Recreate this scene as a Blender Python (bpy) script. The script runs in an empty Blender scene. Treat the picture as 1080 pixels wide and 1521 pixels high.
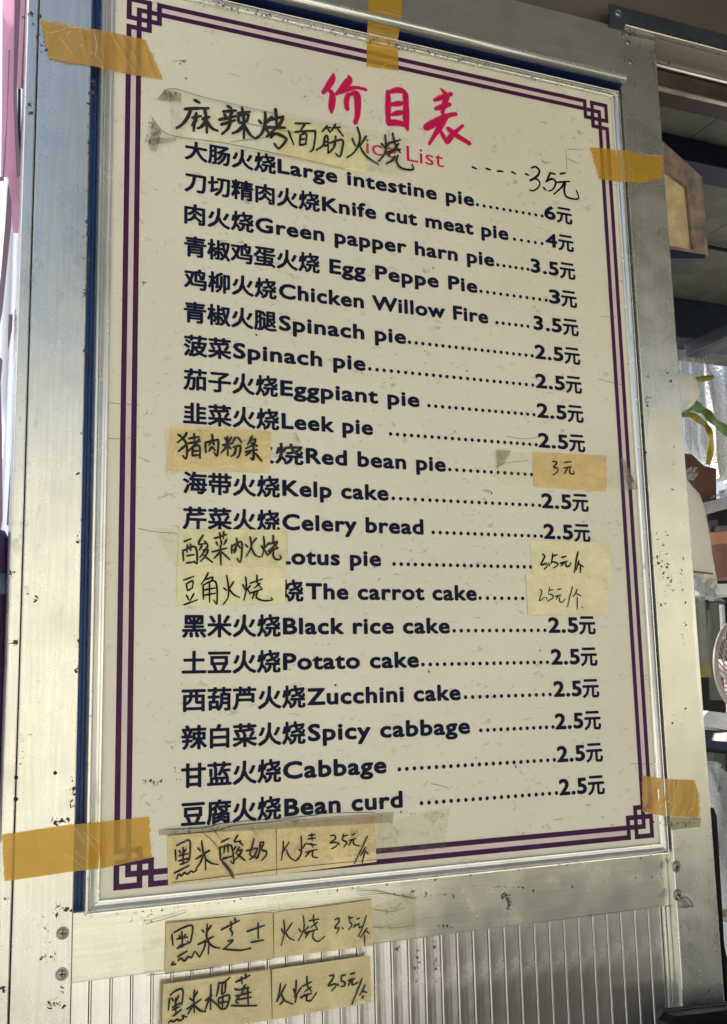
import bpy, bmesh, math, random
from mathutils import Vector, Matrix
random.seed(7)
S = bpy.context.scene
C = S.collection
# ------------------------------------------------------------------ camera
F = 1525.36                                     # focal length in units of the 1080 x 1521 photograph
RW = Matrix(((0.92538599, -0.03899612, -0.37701468),
             (-0.37838334, -0.15295029, -0.91292511),
             (-0.02206397, 0.98746418, -0.15629353))).transposed()
CAM = Vector((-0.14872868, -0.9524186, 1.53164955))
RX, RY, RZ = Vector((0.92538599, -0.37838334, -0.02206397)), Vector((-0.03899612, -0.15295029, 0.98746418)), None
RZ = RX.cross(RY).normalized()
cd = bpy.data.cameras.new('camera'); cam = bpy.data.objects.new('camera', cd); C.objects.link(cam)
M = Matrix((RX, RY, RZ)).transposed().to_4x4(); M.translation = CAM
cam.matrix_world = M
cd.sensor_fit = 'VERTICAL'; cd.sensor_height = 36.0; cd.sensor_width = 36.0
cd.lens = F / 1521.0 * 36.0
cd.clip_start = 0.02; cd.clip_end = 500
S.camera = cam
# ------------------------------------------------------------------ world, sun, exposure
SUN_EL, SUN_AZ = math.radians(52), math.radians(-25)     # behind the kiosk: the board hangs in open shade, the street in front is lit
w = bpy.data.worlds.new('World'); S.world = w; w.use_nodes = True
nt = w.node_tree; bg = nt.nodes['Background']
sky = nt.nodes.new('ShaderNodeTexSky'); sky.sky_type = 'NISHITA'; sky.sun_disc = False
sky.sun_elevation = SUN_EL; sky.sun_rotation = SUN_AZ; sky.air_density = 1.0; sky.dust_density = 7.0; sky.ozone_density = 0.5
nt.links.new(sky.outputs[0], bg.inputs[0]); bg.inputs[1].default_value = 0.11
sd = bpy.data.lights.new('sun', 'SUN'); sd.energy = 3.5; sd.angle = math.radians(0.6); sd.color = (1.0, 0.97, 0.92)
sun = bpy.data.objects.new('sun', sd); C.objects.link(sun)
dv = Vector((math.sin(SUN_AZ) * math.cos(SUN_EL), math.cos(SUN_AZ) * math.cos(SUN_EL), math.sin(SUN_EL)))
sun.rotation_euler = dv.to_track_quat('Z', 'Y').to_euler()
S.view_settings.view_transform = 'Standard'; S.view_settings.look = 'None'
S.view_settings.exposure = 1.28; S.view_settings.gamma = 1.0; S.view_settings.use_curve_mapping = False
try: S.cycles.transparent_max_bounces = 24
except Exception: pass

# ------------------------------------------------------------------ helpers
def P(px, py, Y=0.0):
    """world point at depth Y that the photograph shows at (px, py)"""
    d = RX * ((px - 540) / F) + RY * (-(py - 760.5) / F) - RZ
    return CAM + d * ((Y - CAM.y) / d.y)

def tag(o, label=None, cat=None, group=None, kind=None):
    if label: o['label'] = label
    if cat: o['category'] = cat
    if group: o['group'] = group
    if kind: o['kind'] = kind
    return o

def thing(name, label, cat, loc, group=None, kind=None):
    o = bpy.data.objects.new(name, None); C.objects.link(o); o.location = loc
    o.empty_display_size = 0.02
    o['wl'] = list(loc)
    return tag(o, label, cat, group, kind)

def wl(o):
    return Vector(o['wl']) if o is not None and 'wl' in o else Vector((0, 0, 0))

def obj(name, verts, faces, mat, parent=None, loc=None, smooth=False):
    """verts in world space; the object's origin is its parent's, or loc"""
    base = wl(parent) if parent is not None else (Vector(loc) if loc is not None else Vector((0, 0, 0)))
    me = bpy.data.meshes.new(name)
    me.from_pydata([tuple(Vector(v) - base) for v in verts], [], faces)
    me.update()
    if smooth:
        me.polygons.foreach_set('use_smooth', [True] * len(me.polygons))
    o = bpy.data.objects.new(name, me); C.objects.link(o)
    for m in (mat if isinstance(mat, (list, tuple)) else [mat]): me.materials.append(m)
    if parent is not None: o.parent = parent
    elif loc is not None: o.location = loc
    o['wl'] = list(base)
    return o

class MB:
    def __init__(s): s.v = []; s.f = []
    def add(s, v, f):
        n = len(s.v); s.v += [Vector(q) for q in v]; s.f += [[i + n for i in q] for q in f]; return s
    def box(s, x0, x1, y0, y1, z0, z1, bev=0.0):
        bm = bmesh.new(); bmesh.ops.create_cube(bm, size=1)
        for v in bm.verts:
            v.co = ((x0 + x1) / 2 + v.co.x * (x1 - x0), (y0 + y1) / 2 + v.co.y * (y1 - y0), (z0 + z1) / 2 + v.co.z * (z1 - z0))
        if bev > 0: bmesh.ops.bevel(bm, geom=bm.edges[:], offset=bev, segments=2, affect='EDGES', profile=0.5)
        bm.verts.ensure_lookup_table()
        v = [q.co.copy() for q in bm.verts]; ix = {q: i for i, q in enumerate(bm.verts)}
        f = [[ix[q] for q in fc.verts] for fc in bm.faces]; bm.free(); return s.add(v, f)
    def prism(s, pts, d):
        """closed prism: polygon pts (world) pushed along vector d"""
        n = len(pts); d = Vector(d); v = [Vector(p) for p in pts] + [Vector(p) + d for p in pts]
        f = [list(range(n)), list(range(2 * n - 1, n - 1, -1))] + [[i, i + n, (i + 1) % n + n, (i + 1) % n] for i in range(n)]
        return s.add(v, f)
    def tube(s, pts, r, n=8, caps=True):
        pts = [Vector(p) for p in pts]; rings = []; up = None
        rr = r if isinstance(r, (list, tuple)) else [r] * len(pts)
        for i, p in enumerate(pts):
            t = (pts[min(i + 1, len(pts) - 1)] - pts[max(i - 1, 0)]).normalized()
            if up is None: up = Vector((0, 0, 1)) if abs(t.z) < 0.9 else Vector((1, 0, 0))
            a = t.cross(up).normalized(); b = a.cross(t).normalized(); up = b
            rings.append([p + a * math.cos(2 * math.pi * k / n) * rr[i] + b * math.sin(2 * math.pi * k / n) * rr[i] for k in range(n)])
        v = [q for g in rings for q in g]; f = []
        for i in range(len(pts) - 1):
            for k in range(n): f.append([i * n + k, i * n + (k + 1) % n, (i + 1) * n + (k + 1) % n, (i + 1) * n + k])
        if caps: f.append(list(range(n - 1, -1, -1))); f.append([(len(pts) - 1) * n + k for k in range(n)])
        return s.add(v, f)
    def lathe(s, prof, c, axis='Z', n=32):
        """prof: list of (radius, height)"""
        v = []; f = []; m = len(prof)
        for k in range(n):
            a = 2 * math.pi * k / n
            for (r, h) in prof:
                q = (r * math.cos(a), r * math.sin(a), h) if axis == 'Z' else (r * math.cos(a), -h, r * math.sin(a))
                v.append(Vector(c) + Vector(q))
        for k in range(n):
            for i in range(m - 1):
                a, b = k * m + i, ((k + 1) % n) * m + i
                f.append([a, b, b + 1, a + 1])
        return s.add(v, f)
    def make(s, name, mat, parent=None, loc=None, smooth=False):
        return obj(name, s.v, s.f, mat, parent, loc, smooth)

# ------------------------------------------------------------------ materials
def srgb(r, g, b):
    f = lambda c: (c / 255 / 12.92) if c / 255 <= 0.04045 else ((c / 255 + 0.055) / 1.055) ** 2.4
    return (f(r), f(g), f(b), 1)

class NM:
    """tiny node-material builder"""
    def __init__(s, name):
        s.m = bpy.data.materials.new(name); s.m.use_nodes = True; s.t = s.m.node_tree
        s.b = s.t.nodes['Principled BSDF']; s.out = s.t.nodes['Material Output']
        s.co = s.t.nodes.new('ShaderNodeTexCoord').outputs['Object']
    def n(s, typ, **k):
        q = s.t.nodes.new(typ)
        for a, b in k.items(): setattr(q, a, b)
        return q
    def l(s, a, b): s.t.links.new(a, b)
    def map(s, scale, rot=(0, 0, 0), loc=(0, 0, 0)):
        q = s.n('ShaderNodeMapping'); q.inputs['Scale'].default_value = scale; q.inputs['Rotation'].default_value = rot
        q.inputs['Location'].default_value = loc
        s.l(s.co, q.inputs[0]); return q.outputs[0]
    def noise(s, scale, detail=4, rough=0.55, vec=None, dist=0.0):
        q = s.n('ShaderNodeTexNoise'); q.inputs['Scale'].default_value = scale; q.inputs['Detail'].default_value = detail
        q.inputs['Roughness'].default_value = rough; q.inputs['Distortion'].default_value = dist
        s.l(vec if vec is not None else s.co, q.inputs['Vector']); return q.outputs['Fac']
    def ramp(s, fac, a, b, lo=0.0, hi=1.0):
        q = s.n('ShaderNodeMapRange'); q.interpolation_type = 'SMOOTHSTEP'
        for i, v in enumerate((a, b, lo, hi)): q.inputs[i + 1].default_value = v
        s.l(fac, q.inputs[0]); return q.outputs[0]
    def math(s, op, a, b):
        q = s.n('ShaderNodeMath', operation=op)
        for i, v in enumerate((a, b)):
            if isinstance(v, (int, float)): q.inputs[i].default_value = v
            else: s.l(v, q.inputs[i])
        return q.outputs[0]
    def mix(s, fac, a, b):
        q = s.n('ShaderNodeMix', data_type='RGBA')
        if isinstance(fac, (int, float)): q.inputs[0].default_value = fac
        else: s.l(fac, q.inputs[0])
        for i, v in ((6, a), (7, b)):
            if isinstance(v, tuple): q.inputs[i].default_value = v
            else: s.l(v, q.inputs[i])
        return q.outputs[2]
    def bump(s, h, strength, dist=0.001):
        q = s.n('ShaderNodeBump'); q.inputs['Strength'].default_value = strength; q.inputs['Distance'].default_value = dist
        s.l(h, q.inputs['Height']); s.l(q.outputs[0], s.b.inputs['Normal']); return q.outputs[0]
    def set(s, **k):
        for a, v in k.items():
            i = s.b.inputs[a.replace('_', ' ')]
            if hasattr(v, 'is_linked') or hasattr(v, 'links'): s.l(v, i)
            else: i.default_value = v
        return s

def plain(name, col, rough=0.5, metal=0.0, var=0.12, scale=40, bump=0.15, spec=0.5):
    m = NM(name); n1 = m.noise(scale, 5); 
    dark = tuple(c * (1 - var * 2) for c in col[:3]) + (1,)
    c = m.mix(m.ramp(n1, 0.3, 0.75), dark, col)
    m.set(Base_Color=c, Roughness=rough, Metallic=metal); m.b.inputs['Specular IOR Level'].default_value = spec
    if bump: m.bump(m.noise(scale * 4, 3), bump, 0.0005)
    return m.m

def aluminium(name, col, rough=0.33, metal=0.8, dirt=0.6, streak=(60, 60, 2.5), spots=1.0):
    m = NM(name)
    st = m.noise(1.0, 5, 0.6, m.map(tuple(q * 6 for q in streak)))
    base = m.mix(m.ramp(st, 0.25, 0.8), tuple(c * 0.86 for c in col[:3]) + (1,), col)
    # scuffs and grime patches with a shape of their own
    clus = m.ramp(m.noise(9, 3), 0.52, 0.66)
    fine = m.ramp(m.noise(120, 5, 0.6, m.map((1, 1, 0.45)), 0.6), 0.56, 0.72)
    g = m.math('MULTIPLY', m.math('MULTIPLY', clus, fine), dirt)
    speck = m.math('MULTIPLY', m.ramp(m.noise(420, 2), 0.73, 0.77), 0.7 * spots)
    soft = m.ramp(m.noise(14, 5, 0.6), 0.45, 0.8, 0, 0.25)
    c1 = m.mix(soft, base, (0.40, 0.37, 0.28, 1))
    c2 = m.mix(m.math('MAXIMUM', g, speck), c1, (0.07, 0.065, 0.05, 1))
    m.set(Base_Color=c2, Roughness=m.ramp(m.noise(30, 4), 0.3, 0.8, rough - 0.03, rough + 0.07),
          Metallic=m.ramp(m.math('MAXIMUM', g, speck), 0, 1, metal, 0.1))
    m.bump(m.math('ADD', m.math('MULTIPLY', st, 0.3), m.math('MULTIPLY', m.noise(7, 2), 0.6)), 0.16, 0.001)
    return m.m

M_post = aluminium('pale anodised aluminium', (0.72, 0.735, 0.68, 1), 0.28, 0.84, dirt=0.35, spots=0.8)
M_beam = aluminium('grey anodised aluminium', (0.50, 0.50, 0.47, 1), 0.38, 0.75, streak=(2.5, 60, 60))
M_rail = aluminium('pale satin aluminium rail', (0.74, 0.75, 0.66, 1), 0.24, 0.86, streak=(2.5, 60, 60), dirt=0.03, spots=0.2)
M_mould = aluminium('bright extruded moulding', (0.86, 0.87, 0.82, 1), 0.24, 0.65, streak=(2.5, 60, 2.5), dirt=0.7)
M_rib = aluminium('ribbed sheet aluminium', (0.86, 0.85, 0.82, 1), 0.22, 0.88, dirt=0.04, spots=0.5)
M_dark = plain('near black joint', (0.012, 0.012, 0.014, 1), 0.8)  # near-black fill for joints, recesses and backings
M_blue = plain('blue window frame paint', srgb(40, 84, 160), 0.4, 0.0, 0.15, 14, 0.1)
M_ink = plain('navy black print', (0.008, 0.011, 0.036, 1), 0.6, 0, 0.1, 200, 0, 0.12)
M_border = plain('dark plum print', (0.060, 0.012, 0.062, 1), 0.55, 0, 0.12, 60, 0, 0.2)
M_lilac = plain('pale lilac print', (0.68, 0.58, 0.55, 1), 0.5, 0, 0.04, 20, 0, 0.3)
M_red = plain('crimson print', (0.58, 0.006, 0.080, 1), 0.55, 0, 0.06, 60, 0, 0.25)
M_pinkedge = plain('pink print halo', (0.80, 0.30, 0.42, 1), 0.45, 0, 0.05, 60, 0)
M_marker = plain('black marker ink', (0.006, 0.006, 0.008, 1), 0.6, 0, 0.1, 200, 0, 0.15)
M_screw = aluminium('worn steel screw', (0.35, 0.34, 0.30, 1), 0.35, 0.9, dirt=0.8)

def poster_mat():
    m = NM('laminated cream price sheet')
    base = m.mix(m.ramp(m.noise(5, 3), 0.3, 0.75), (0.69, 0.66, 0.53, 1), (0.75, 0.72, 0.585, 1))
    # short smeared finger marks
    v1 = m.map((1, 1, 1.9), (0, 0.5, 0))
    clus = m.math('MULTIPLY', m.ramp(m.noise(28, 2), 0.42, 0.56), m.ramp(m.noise(7, 3), 0.38, 0.58, 0.25, 1.0))
    sm = m.ramp(m.noise(85, 4, 0.62, v1, 0.8), 0.585, 0.68)
    s1 = m.math('MULTIPLY', m.math('MULTIPLY', sm, clus), 0.42)
    # dark grime flecks
    c2 = m.ramp(m.noise(16, 2), 0.46, 0.58)
    fl = m.ramp(m.noise(210, 4, 0.7, m.map((1.6, 1, 0.7), (0, -0.4, 0))), 0.63, 0.69)
    s2 = m.math('MULTIPLY', m.math('MULTIPLY', fl, c2), 0.75)
    # thin scratches
    wv = m.ramp(m.noise(60, 3, 0.5, m.map((0.35, 1, 3.2), (0, 0.9, 0)), 0.3), 0.735, 0.75)
    s3 = m.math('MULTIPLY', wv, 0.35)
    tot = m.math('MAXIMUM', m.math('MAXIMUM', s1, s2), s3)
    c = m.mix(tot, base, (0.13, 0.12, 0.095, 1))
    c = m.mix(m.ramp(m.noise(380, 2), 0.70, 0.76, 0, 0.4), c, (0.2, 0.17, 0.12, 1))
    m.set(Base_Color=c, Roughness=m.ramp(m.noise(40, 4), 0.3, 0.7, 0.30, 0.46))
    m.bump(m.noise(12, 3), 0.12, 0.002)
    return m.m
M_poster = poster_mat()

def paper_mat(name, col, wr=1.0):
    """yellowed paper under glossy wrinkled tape"""
    m = NM(name)
    n = m.noise(26, 5, 0.6, None, 0.6)
    ridged = m.math('ABSOLUTE', m.math('SUBTRACT', m.noise(46, 3, 0.5, m.map((1, 1, 1.8), (0, 0.35, 0)), 1.0), 0.5), 0)
    line = m.ramp(ridged, 0.0, 0.018, 1, 0)
    clus = m.ramp(m.noise(14, 2), 0.48, 0.62)
    c = m.mix(m.ramp(n, 0.3, 0.75), tuple(q * 0.80 for q in col[:3]) + (1,), col)
    c = m.mix(m.math('MULTIPLY', m.math('MULTIPLY', line, clus), 0.55 * wr), c, tuple(min(1, q * 1.45) for q in col[:3]) + (1,))
    sp = m.ramp(m.noise(300, 2), 0.72, 0.77, 0, 0.5)
    c = m.mix(sp, c, (0.12, 0.09, 0.05, 1))
    m.set(Base_Color=c, Roughness=m.ramp(m.noise(40, 3), 0.3, 0.7, 0.22, 0.45))
    m.bump(m.math('ADD', n, m.math('MULTIPLY', line, 0.3)), 0.5 * wr, 0.002)
    return m.m
M_kraft = paper_mat('tan paper under tape', (0.82, 0.66, 0.34, 1))
M_olive = paper_mat('olive yellow paper under tape', (0.72, 0.61, 0.33, 1))
M_cream = paper_mat('pale yellow paper', (0.86, 0.80, 0.47, 1), 0.8)
M_ivory = paper_mat('ivory paper', (0.88, 0.86, 0.70, 1), 0.8)
M_amber = paper_mat('amber paper under tape', (0.80, 0.58, 0.24, 1))

def film_mat(name, tint, cover, dirt=0.0, gloss=0.25, body=(0.75, 0.45, 0.12, 1), crease=1.0):
    """adhesive tape: part see-through tint, part milky body, glossy skin"""
    m = NM(name)
    tr = m.n('ShaderNodeBsdfTransparent'); tr.inputs[0].default_value = tint
    rid = m.math('ABSOLUTE', m.math('SUBTRACT', m.noise(34, 3, 0.5, m.map((1, 1, 1), (0, 0.7, 0)), 1.4), 0.5), 0)
    line = m.math('MULTIPLY', m.ramp(rid, 0.0, 0.014, 1, 0), m.ramp(m.noise(11, 2), 0.48, 0.62))
    dn = m.math('MULTIPLY', m.ramp(m.noise(90, 6, 0.7, None, 1.5), 0.48, 0.68), m.ramp(m.noise(20, 2), 0.45, 0.62))
    c = m.mix(m.math('MULTIPLY', line, 0.55 * crease), body, tuple(min(1, q * 1.6 + 0.05) for q in body[:3]) + (1,))
    if dirt > 0: c = m.mix(m.ramp(dn, 0, 0.6), c, (0.11, 0.10, 0.08, 1))
    m.set(Base_Color=c, Roughness=gloss)
    m.bump(m.math('ADD', m.noise(24, 4), m.math('MULTIPLY', line, 0.5)), 0.6 * crease, 0.002)
    fac = m.math('ADD', cover, m.math('ADD', m.math('MULTIPLY', line, 0.22 * crease), m.math('MULTIPLY', dn, dirt)))
    mx = m.n('ShaderNodeMixShader'); m.l(m.math('MINIMUM', fac, 1.0), mx.inputs[0])
    m.l(tr.outputs[0], mx.inputs[1]); m.l(m.b.outputs[0], mx.inputs[2]); m.l(mx.outputs[0], m.out.inputs[0])
    return m.m
M_tape = film_mat('brown packing tape', (0.97, 0.76, 0.36, 1), 0.52, body=(0.66, 0.40, 0.06, 1), gloss=0.22, crease=0.5)
M_tapew = film_mat('brown packing tape, wrinkled', (0.97, 0.76, 0.42, 1), 0.54, body=(0.66, 0.40, 0.11, 1), gloss=0.2, crease=1.3)
M_clear = film_mat('clear tape with dirt', (0.97, 0.96, 0.92, 1), 0.03, 0.45, 0.18, (0.62, 0.58, 0.46, 1))
M_clearclean = film_mat('clear tape', (0.98, 0.98, 0.95, 1), 0.04, 0.15, 0.15, (0.70, 0.68, 0.56, 1))
M_cleardirty = film_mat('clear tape grey with dust', (0.9, 0.88, 0.82, 1), 0.38, 0.75, 0.3, (0.33, 0.30, 0.24, 1))

# ------------------------------------------------------------------ setting: pavement and the kiosk's inside
YB, YP, YL, YR, YC = -0.013, -0.006, -0.006, 0.004, 0.009     # fronts of beam, posts, moulding lip, rail, ribbed sheet
obj('pavement', [(-60, -60, 0), (60, -60, 0), (60, 60, 0), (-60, 60, 0)], [[0, 1, 2, 3]],
    plain('dusty pavement', (0.33, 0.325, 0.30, 1), 0.8, 0, 0.2, 3, 0.3))['kind'] = 'structure'

opp = thing('added_wall', 'long cream wall added unseen behind the camera for reflections in the metal', 'wall', (3, -7, 0))  # unseen wall, added for cream reflections in the metal
M_opp = plain('sunlit cream render', (0.56, 0.55, 0.46, 1), 0.8, 0, 0.1, 2)
MB().box(-6, 16, -7.3, -7.0, 0, 3.4).make('wall', M_opp, opp)
MB().box(-6, 16, -7.35, -6.9, 3.4, 3.55).make('coping', M_opp, opp)
cart = thing('added_cart', 'low dark green cart added out of view to darken reflections in the metal', 'cart', (3.2, -2.2, 0))  # unseen dark mass, added to darken the lower right reflections
M_tarp = plain('dark green tarpaulin', (0.018, 0.026, 0.014, 1), 0.6, 0, 0.3, 6, 0.4, 0.2)
M_tyre = plain('black tyre', (0.01, 0.01, 0.01, 1), 0.8)
MB().prism([(1.5, -1.55, 0.20), (1.5, -1.55, 0.90), (1.55, -1.8, 1.02), (1.55, -2.6, 1.02), (1.5, -2.9, 0.90), (1.5, -2.9, 0.20)], (3.4, 0, 0)).make('tarpaulin', M_tarp, cart)
for wx in (2.1, 4.2):
    for wy in (-1.60, -2.85): MB().lathe([(0, 0.05), (0.2, 0.05), (0.26, 0.03), (0.26, -0.03), (0.2, -0.05), (0, -0.05)], (wx, wy, 0.26), 'Y', 24).make('wheel', M_tyre, cart)
# ------------------------------------------------------------------ kiosk front
kiosk = thing('kiosk_front', 'aluminium kiosk front of posts, beam, rail and ribbed sheet round the price board', 'kiosk', (0.28, 0.0, 0.0))
xl0 = (P(46, 0, YP).x + P(6, 1000, YP).x) / 2; xl1 = (P(142, 0, YP).x + P(102, 1463, YP).x) / 2
xg = (P(53, 300, YP).x + P(20, 1150, YP).x) / 2
xr0 = (P(929, 110, YP).x + P(1002, 1346, YP).x) / 2; xr0 = 0.5958; xr1 = (P(981, 110, YP).x + P(1060, 1320, YP).x) / 2
zr1 = P(560, 1340, YR).z; zr0 = (P(102, 1463, YR).z + P(997, 1344, YR).z) / 2
zb0 = P(600, 44, YB).z; zb1 = P(840, 20, YB).z
# left post: a wide profile and, left of the groove, a narrow flange
lp = MB().box(xg + 0.0006, xl1, YP, 0.05, 0.9, 2.60, 0.0012).make('post', M_post, kiosk); lp['label'] = 'wide left post, bluish at the top and cream below'
MB().box(xl0, xg - 0.0002, YP + 0.0006, 0.05, 0.9, 2.60, 0.0012).make('post_flange', M_post, kiosk)
MB().box(xg - 0.0002, xg + 0.0006, YP + 0.004, 0.045, 0.9, 2.60).make('post_groove', M_dark, kiosk)
rp = MB().box(xr0, xr1, YP, 0.045, 0.9, zb1 + 0.001, 0.0015).make('post', M_post, kiosk); rp['label'] = 'right post, peeling and scuffed'
# cream protective film left on the lower part of the right post, ragged where it has peeled
M_pfilm = plain('yellowed protective film', (0.72, 0.71, 0.60, 1), 0.34, 0.62, 0.06, 22, 0.12)
rr = random.Random(4); pv = []
for k in range(25):
    z = P(1000, 1236, YP).z + 0.003 * rr.random() + (P(985, 610, YP).z - P(1000, 1236, YP).z) * k / 24
    if k > 22: z += 0.0
    pv.append((xr0 + 0.0012 + (0.004 * (k - 22) if k > 22 else 0) + 0.0003 * rr.random(), z, xr1 - (0.0055 if k < 15 else 0.0016) + (rr.uniform(-1, 1) * 0.0012 + 0.0022 * math.sin(k * .5) if k < 15 else 0)))
v_ = [q for a, z, b in pv for q in ((a, YP - 0.0004, z), (b, YP - 0.0004, z), (a, YP + 0.0001, z), (b, YP + 0.0001, z))]
f_ = [[4 * k + a, 4 * k + b, 4 * k + 4 + b, 4 * k + 4 + a] for k in range(24) for a, b in ((0, 1), (1, 3), (2, 0))] + [[2, 3, 1, 0], [96, 97, 99, 98]]
obj('protective_film', v_, f_, M_pfilm, kiosk)
# top beam with rounded bright bottom lip
prof = [(0.04, zb1), (YB, zb1), (YB, zb0 + 0.010)]
for k in range(9):
    a = math.pi / 2 - k * math.pi / 8; prof.append((YB - 0.0035 * math.cos(a) - 0.001, zb0 + 0.0045 + 0.0045 * math.sin(a)))
prof += [(0.04, zb0)]
x0b, x1b = xl1 - 0.004, xr0
MB().prism([(x0b, y, z) for y, z in prof], (x1b - x0b, 0, 0)).make('top_beam', M_beam, kiosk)
MB().box(x0b + 0.001, x1b, YB + 0.004, 0.02, zb0 - 0.0012, zb0 - 0.0002).make('window_head', plain('shaded navy window head', srgb(24, 44, 92), 0.5, 0, 0.2, 30), kiosk)  # the beam's shade is put into this strip's darker navy
MB().tube([(x0b, YB - 0.001, zb0 + 0.005), (x1b - 0.002, YB - 0.001, zb0 + 0.005)], 0.0046, 14).make('beam_lip', M_mould, kiosk, smooth=True)
# bottom rail
MB().box(xl1, xr0, YR, 0.04, zr0, zr1 + 0.02, 0.001).make('bottom_rail', M_rail, kiosk)
# window behind: blue panel seen in the gaps round the board
MB().box(xl1 - 0.01, xr0 + 0.01, 0.0205, 0.034, 1.30, 2.30).make('window_panel', M_blue, kiosk)
MB().box(xl1 + 0.0065, xl1 + 0.0085, 0.016, 0.0203, zr1 + 0.02, 2.27).make('window_bead', M_blue, kiosk)
# ribbed sheet: strips that interlock with a raised lip and a dark joint
pitch = 0.0178; z_lo = 0.95
def strip_mesh():
    pr = [(0.0, 0.010), (0.0, 0.0006), (0.0003, 0.0001), (0.0011, 0.0), (0.0015, 0.0007), (0.0022, 0.00105), (0.0060, 0.0012),
          (0.0110, 0.0012), (0.0150, 0.00105), (0.0163, 0.0010), (pitch - 0.0007, 0.0010), (pitch - 0.0007, 0.010)]
    v = [(x, y, 0) for x, y in pr] + [(x, y, zr0 - z_lo) for x, y in pr]; n = len(pr)
    f = [[i, i + 1, i + 1 + n, i + n] for i in range(n - 1)]
    me = bpy.data.meshes.new('panel_strip'); me.from_pydata(v, [], f); me.materials.append(M_rib); me.update(); return me
sheet = MB().box(xl1, xr0, YC + 0.011, YC + 0.014, z_lo, zr0).make('ribbed_sheet', M_dark, kiosk)
sm_ = strip_mesh(); x = 0.2495 - 16 * pitch
while x < 0.588:
    if x >= xl1 - 0.002 and x + pitch < 0.5885:
        o = bpy.data.objects.new('panel_strip', sm_); C.objects.link(o); o.parent = sheet
        o.location = Vector((x, YC, z_lo)) - wl(kiosk)
    x += pitch
MB().box(0.5881, 0.5909, YC - 0.003, YC + 0.01, z_lo, zr0, 0.0008).make('edge_trim', M_post, kiosk)
MB().box(0.5912, xr0 - 0.0002, YC - 0.005, YC + 0.01, z_lo, zr0, 0.0008).make('edge_trim', M_post, kiosk)

def screw(px, py, Y, r=0.0042, kind='cross'):
    c = P(px, py, Y)
    mb = MB().lathe([(0, 0.0009), (r * .45, 0.0009), (r * .8, 0.0007), (r * .86, 0.0001), (r, 0.0001), (r * 1.05, 0.0006), (r * 1.25, 0.0005), (r * 1.3, 0)], c, 'Y', 20)
    s = mb.make('screw', M_screw, kiosk, smooth=True)
    d = MB()
    for k in range(2):
        a, b = (r * .55, r * .12) if k == 0 else (r * .12, r * .55)
        d.box(c.x - a, c.x + a, c.y - 0.00105 - 0.0001 * k, c.y - 0.0005, c.z - b, c.z + b)
    d.make('recess', M_dark, s)
for q in ((93, 1386), (92, 1447)): screw(*q, YP)
for q in ((1005, 1287), (1007, 1329)): screw(*q, YP, 0.0048)
for q in ((933.5, 63), (937, 92)): screw(*q, YP, 0.003)
# drilled holes
for px, py, Y in ((24, 1155, YP), (24, 1187, YP), (82, 1148, YP), (944, 1304, YR), (969, 1303, YR)):
    c = P(px, py, Y); r = 0.0017 if px < 100 else 0.0009
    MB().lathe([(0, 0.0004), (r * .8, 0.0004), (r, 0.0)], c, 'Y', 14).make('drilled_hole', M_dark, kiosk)

# ------------------------------------------------------------------ price board
bx0, bx1 = -0.0115, 0.5832; bz0, bz1 = 1.3440, 2.2190; FW = 0.0128
board = thing('price_board', 'large framed cream price list board with plum double border and rows of pies', 'price board', (0.289, 0.0, 1.331))
obj('price_sheet', [(bx0 - 0.003, 0, bz0 - 0.003), (bx1 + 0.003, 0, bz0 - 0.003), (bx1 + 0.003, 0, bz1 + 0.003), (bx0 - 0.003, 0, bz1 + 0.003),
    (bx0 - 0.003, .003, bz0 - 0.003), (bx1 + 0.003, .003, bz0 - 0.003), (bx1 + 0.003, .003, bz1 + 0.003), (bx0 - 0.003, .003, bz1 + 0.003)],
    [[0, 1, 2, 3], [7, 6, 5, 4], [0, 4, 5, 1], [1, 5, 6, 2], [2, 6, 7, 3], [3, 7, 4, 0]], M_poster, board)
MB().box(bx0 - 0.006, bx1 + 0.005, 0.0035, 0.020, bz0 - 0.006, bz1 + 0.006).make('backing', M_dark, board)
# mitred aluminium moulding; profile from the inside edge outwards: (distance, Y)
mp = [(0.0, -0.0003), (0.0, -0.0022), (0.0010, -0.0032), (0.0026, -0.0034), (0.0034, -0.0022), (0.0052, -0.0026), (0.0082, -0.0044),
      (0.0092, -0.0060), (0.0098, -0.0015), (0.0106, -0.0015), (0.0110, -0.0066), (0.0124, -0.0068), (FW, -0.0058), (FW, 0.0200)]
def side(a, b, na, nb, nm):
    v = []
    for d, y in mp:
        v.append((a[0] + na[0] * d, y, a[1] + na[1] * d)); v.append((b[0] + nb[0] * d, y, b[1] + nb[1] * d))
    f = [[2 * i, 2 * i + 1, 2 * i + 3, 2 * i + 2] for i in range(len(mp) - 1)]
    return obj(nm, v, f, M_mould, board)
g = 0.00025
kl, kr, kt, kb = 0.0130 / FW, 0.0078 / FW, 0.0070 / FW, 0.0112 / FW
side((bx0 + g, bz0), (bx1 - g, bz0), (-kl, -kb), (kr, -kb), 'frame_side'); side((bx0 + g, bz1), (bx1 - g, bz1), (-kl, kt), (kr, kt), 'frame_side')
side((bx0, bz0 + g), (bx0, bz1 - g), (-kl, -kb), (-kl, kt), 'frame_side'); side((bx1, bz0 + g), (bx1, bz1 - g), (kr, -kb), (kr, kt), 'frame_side')
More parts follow.
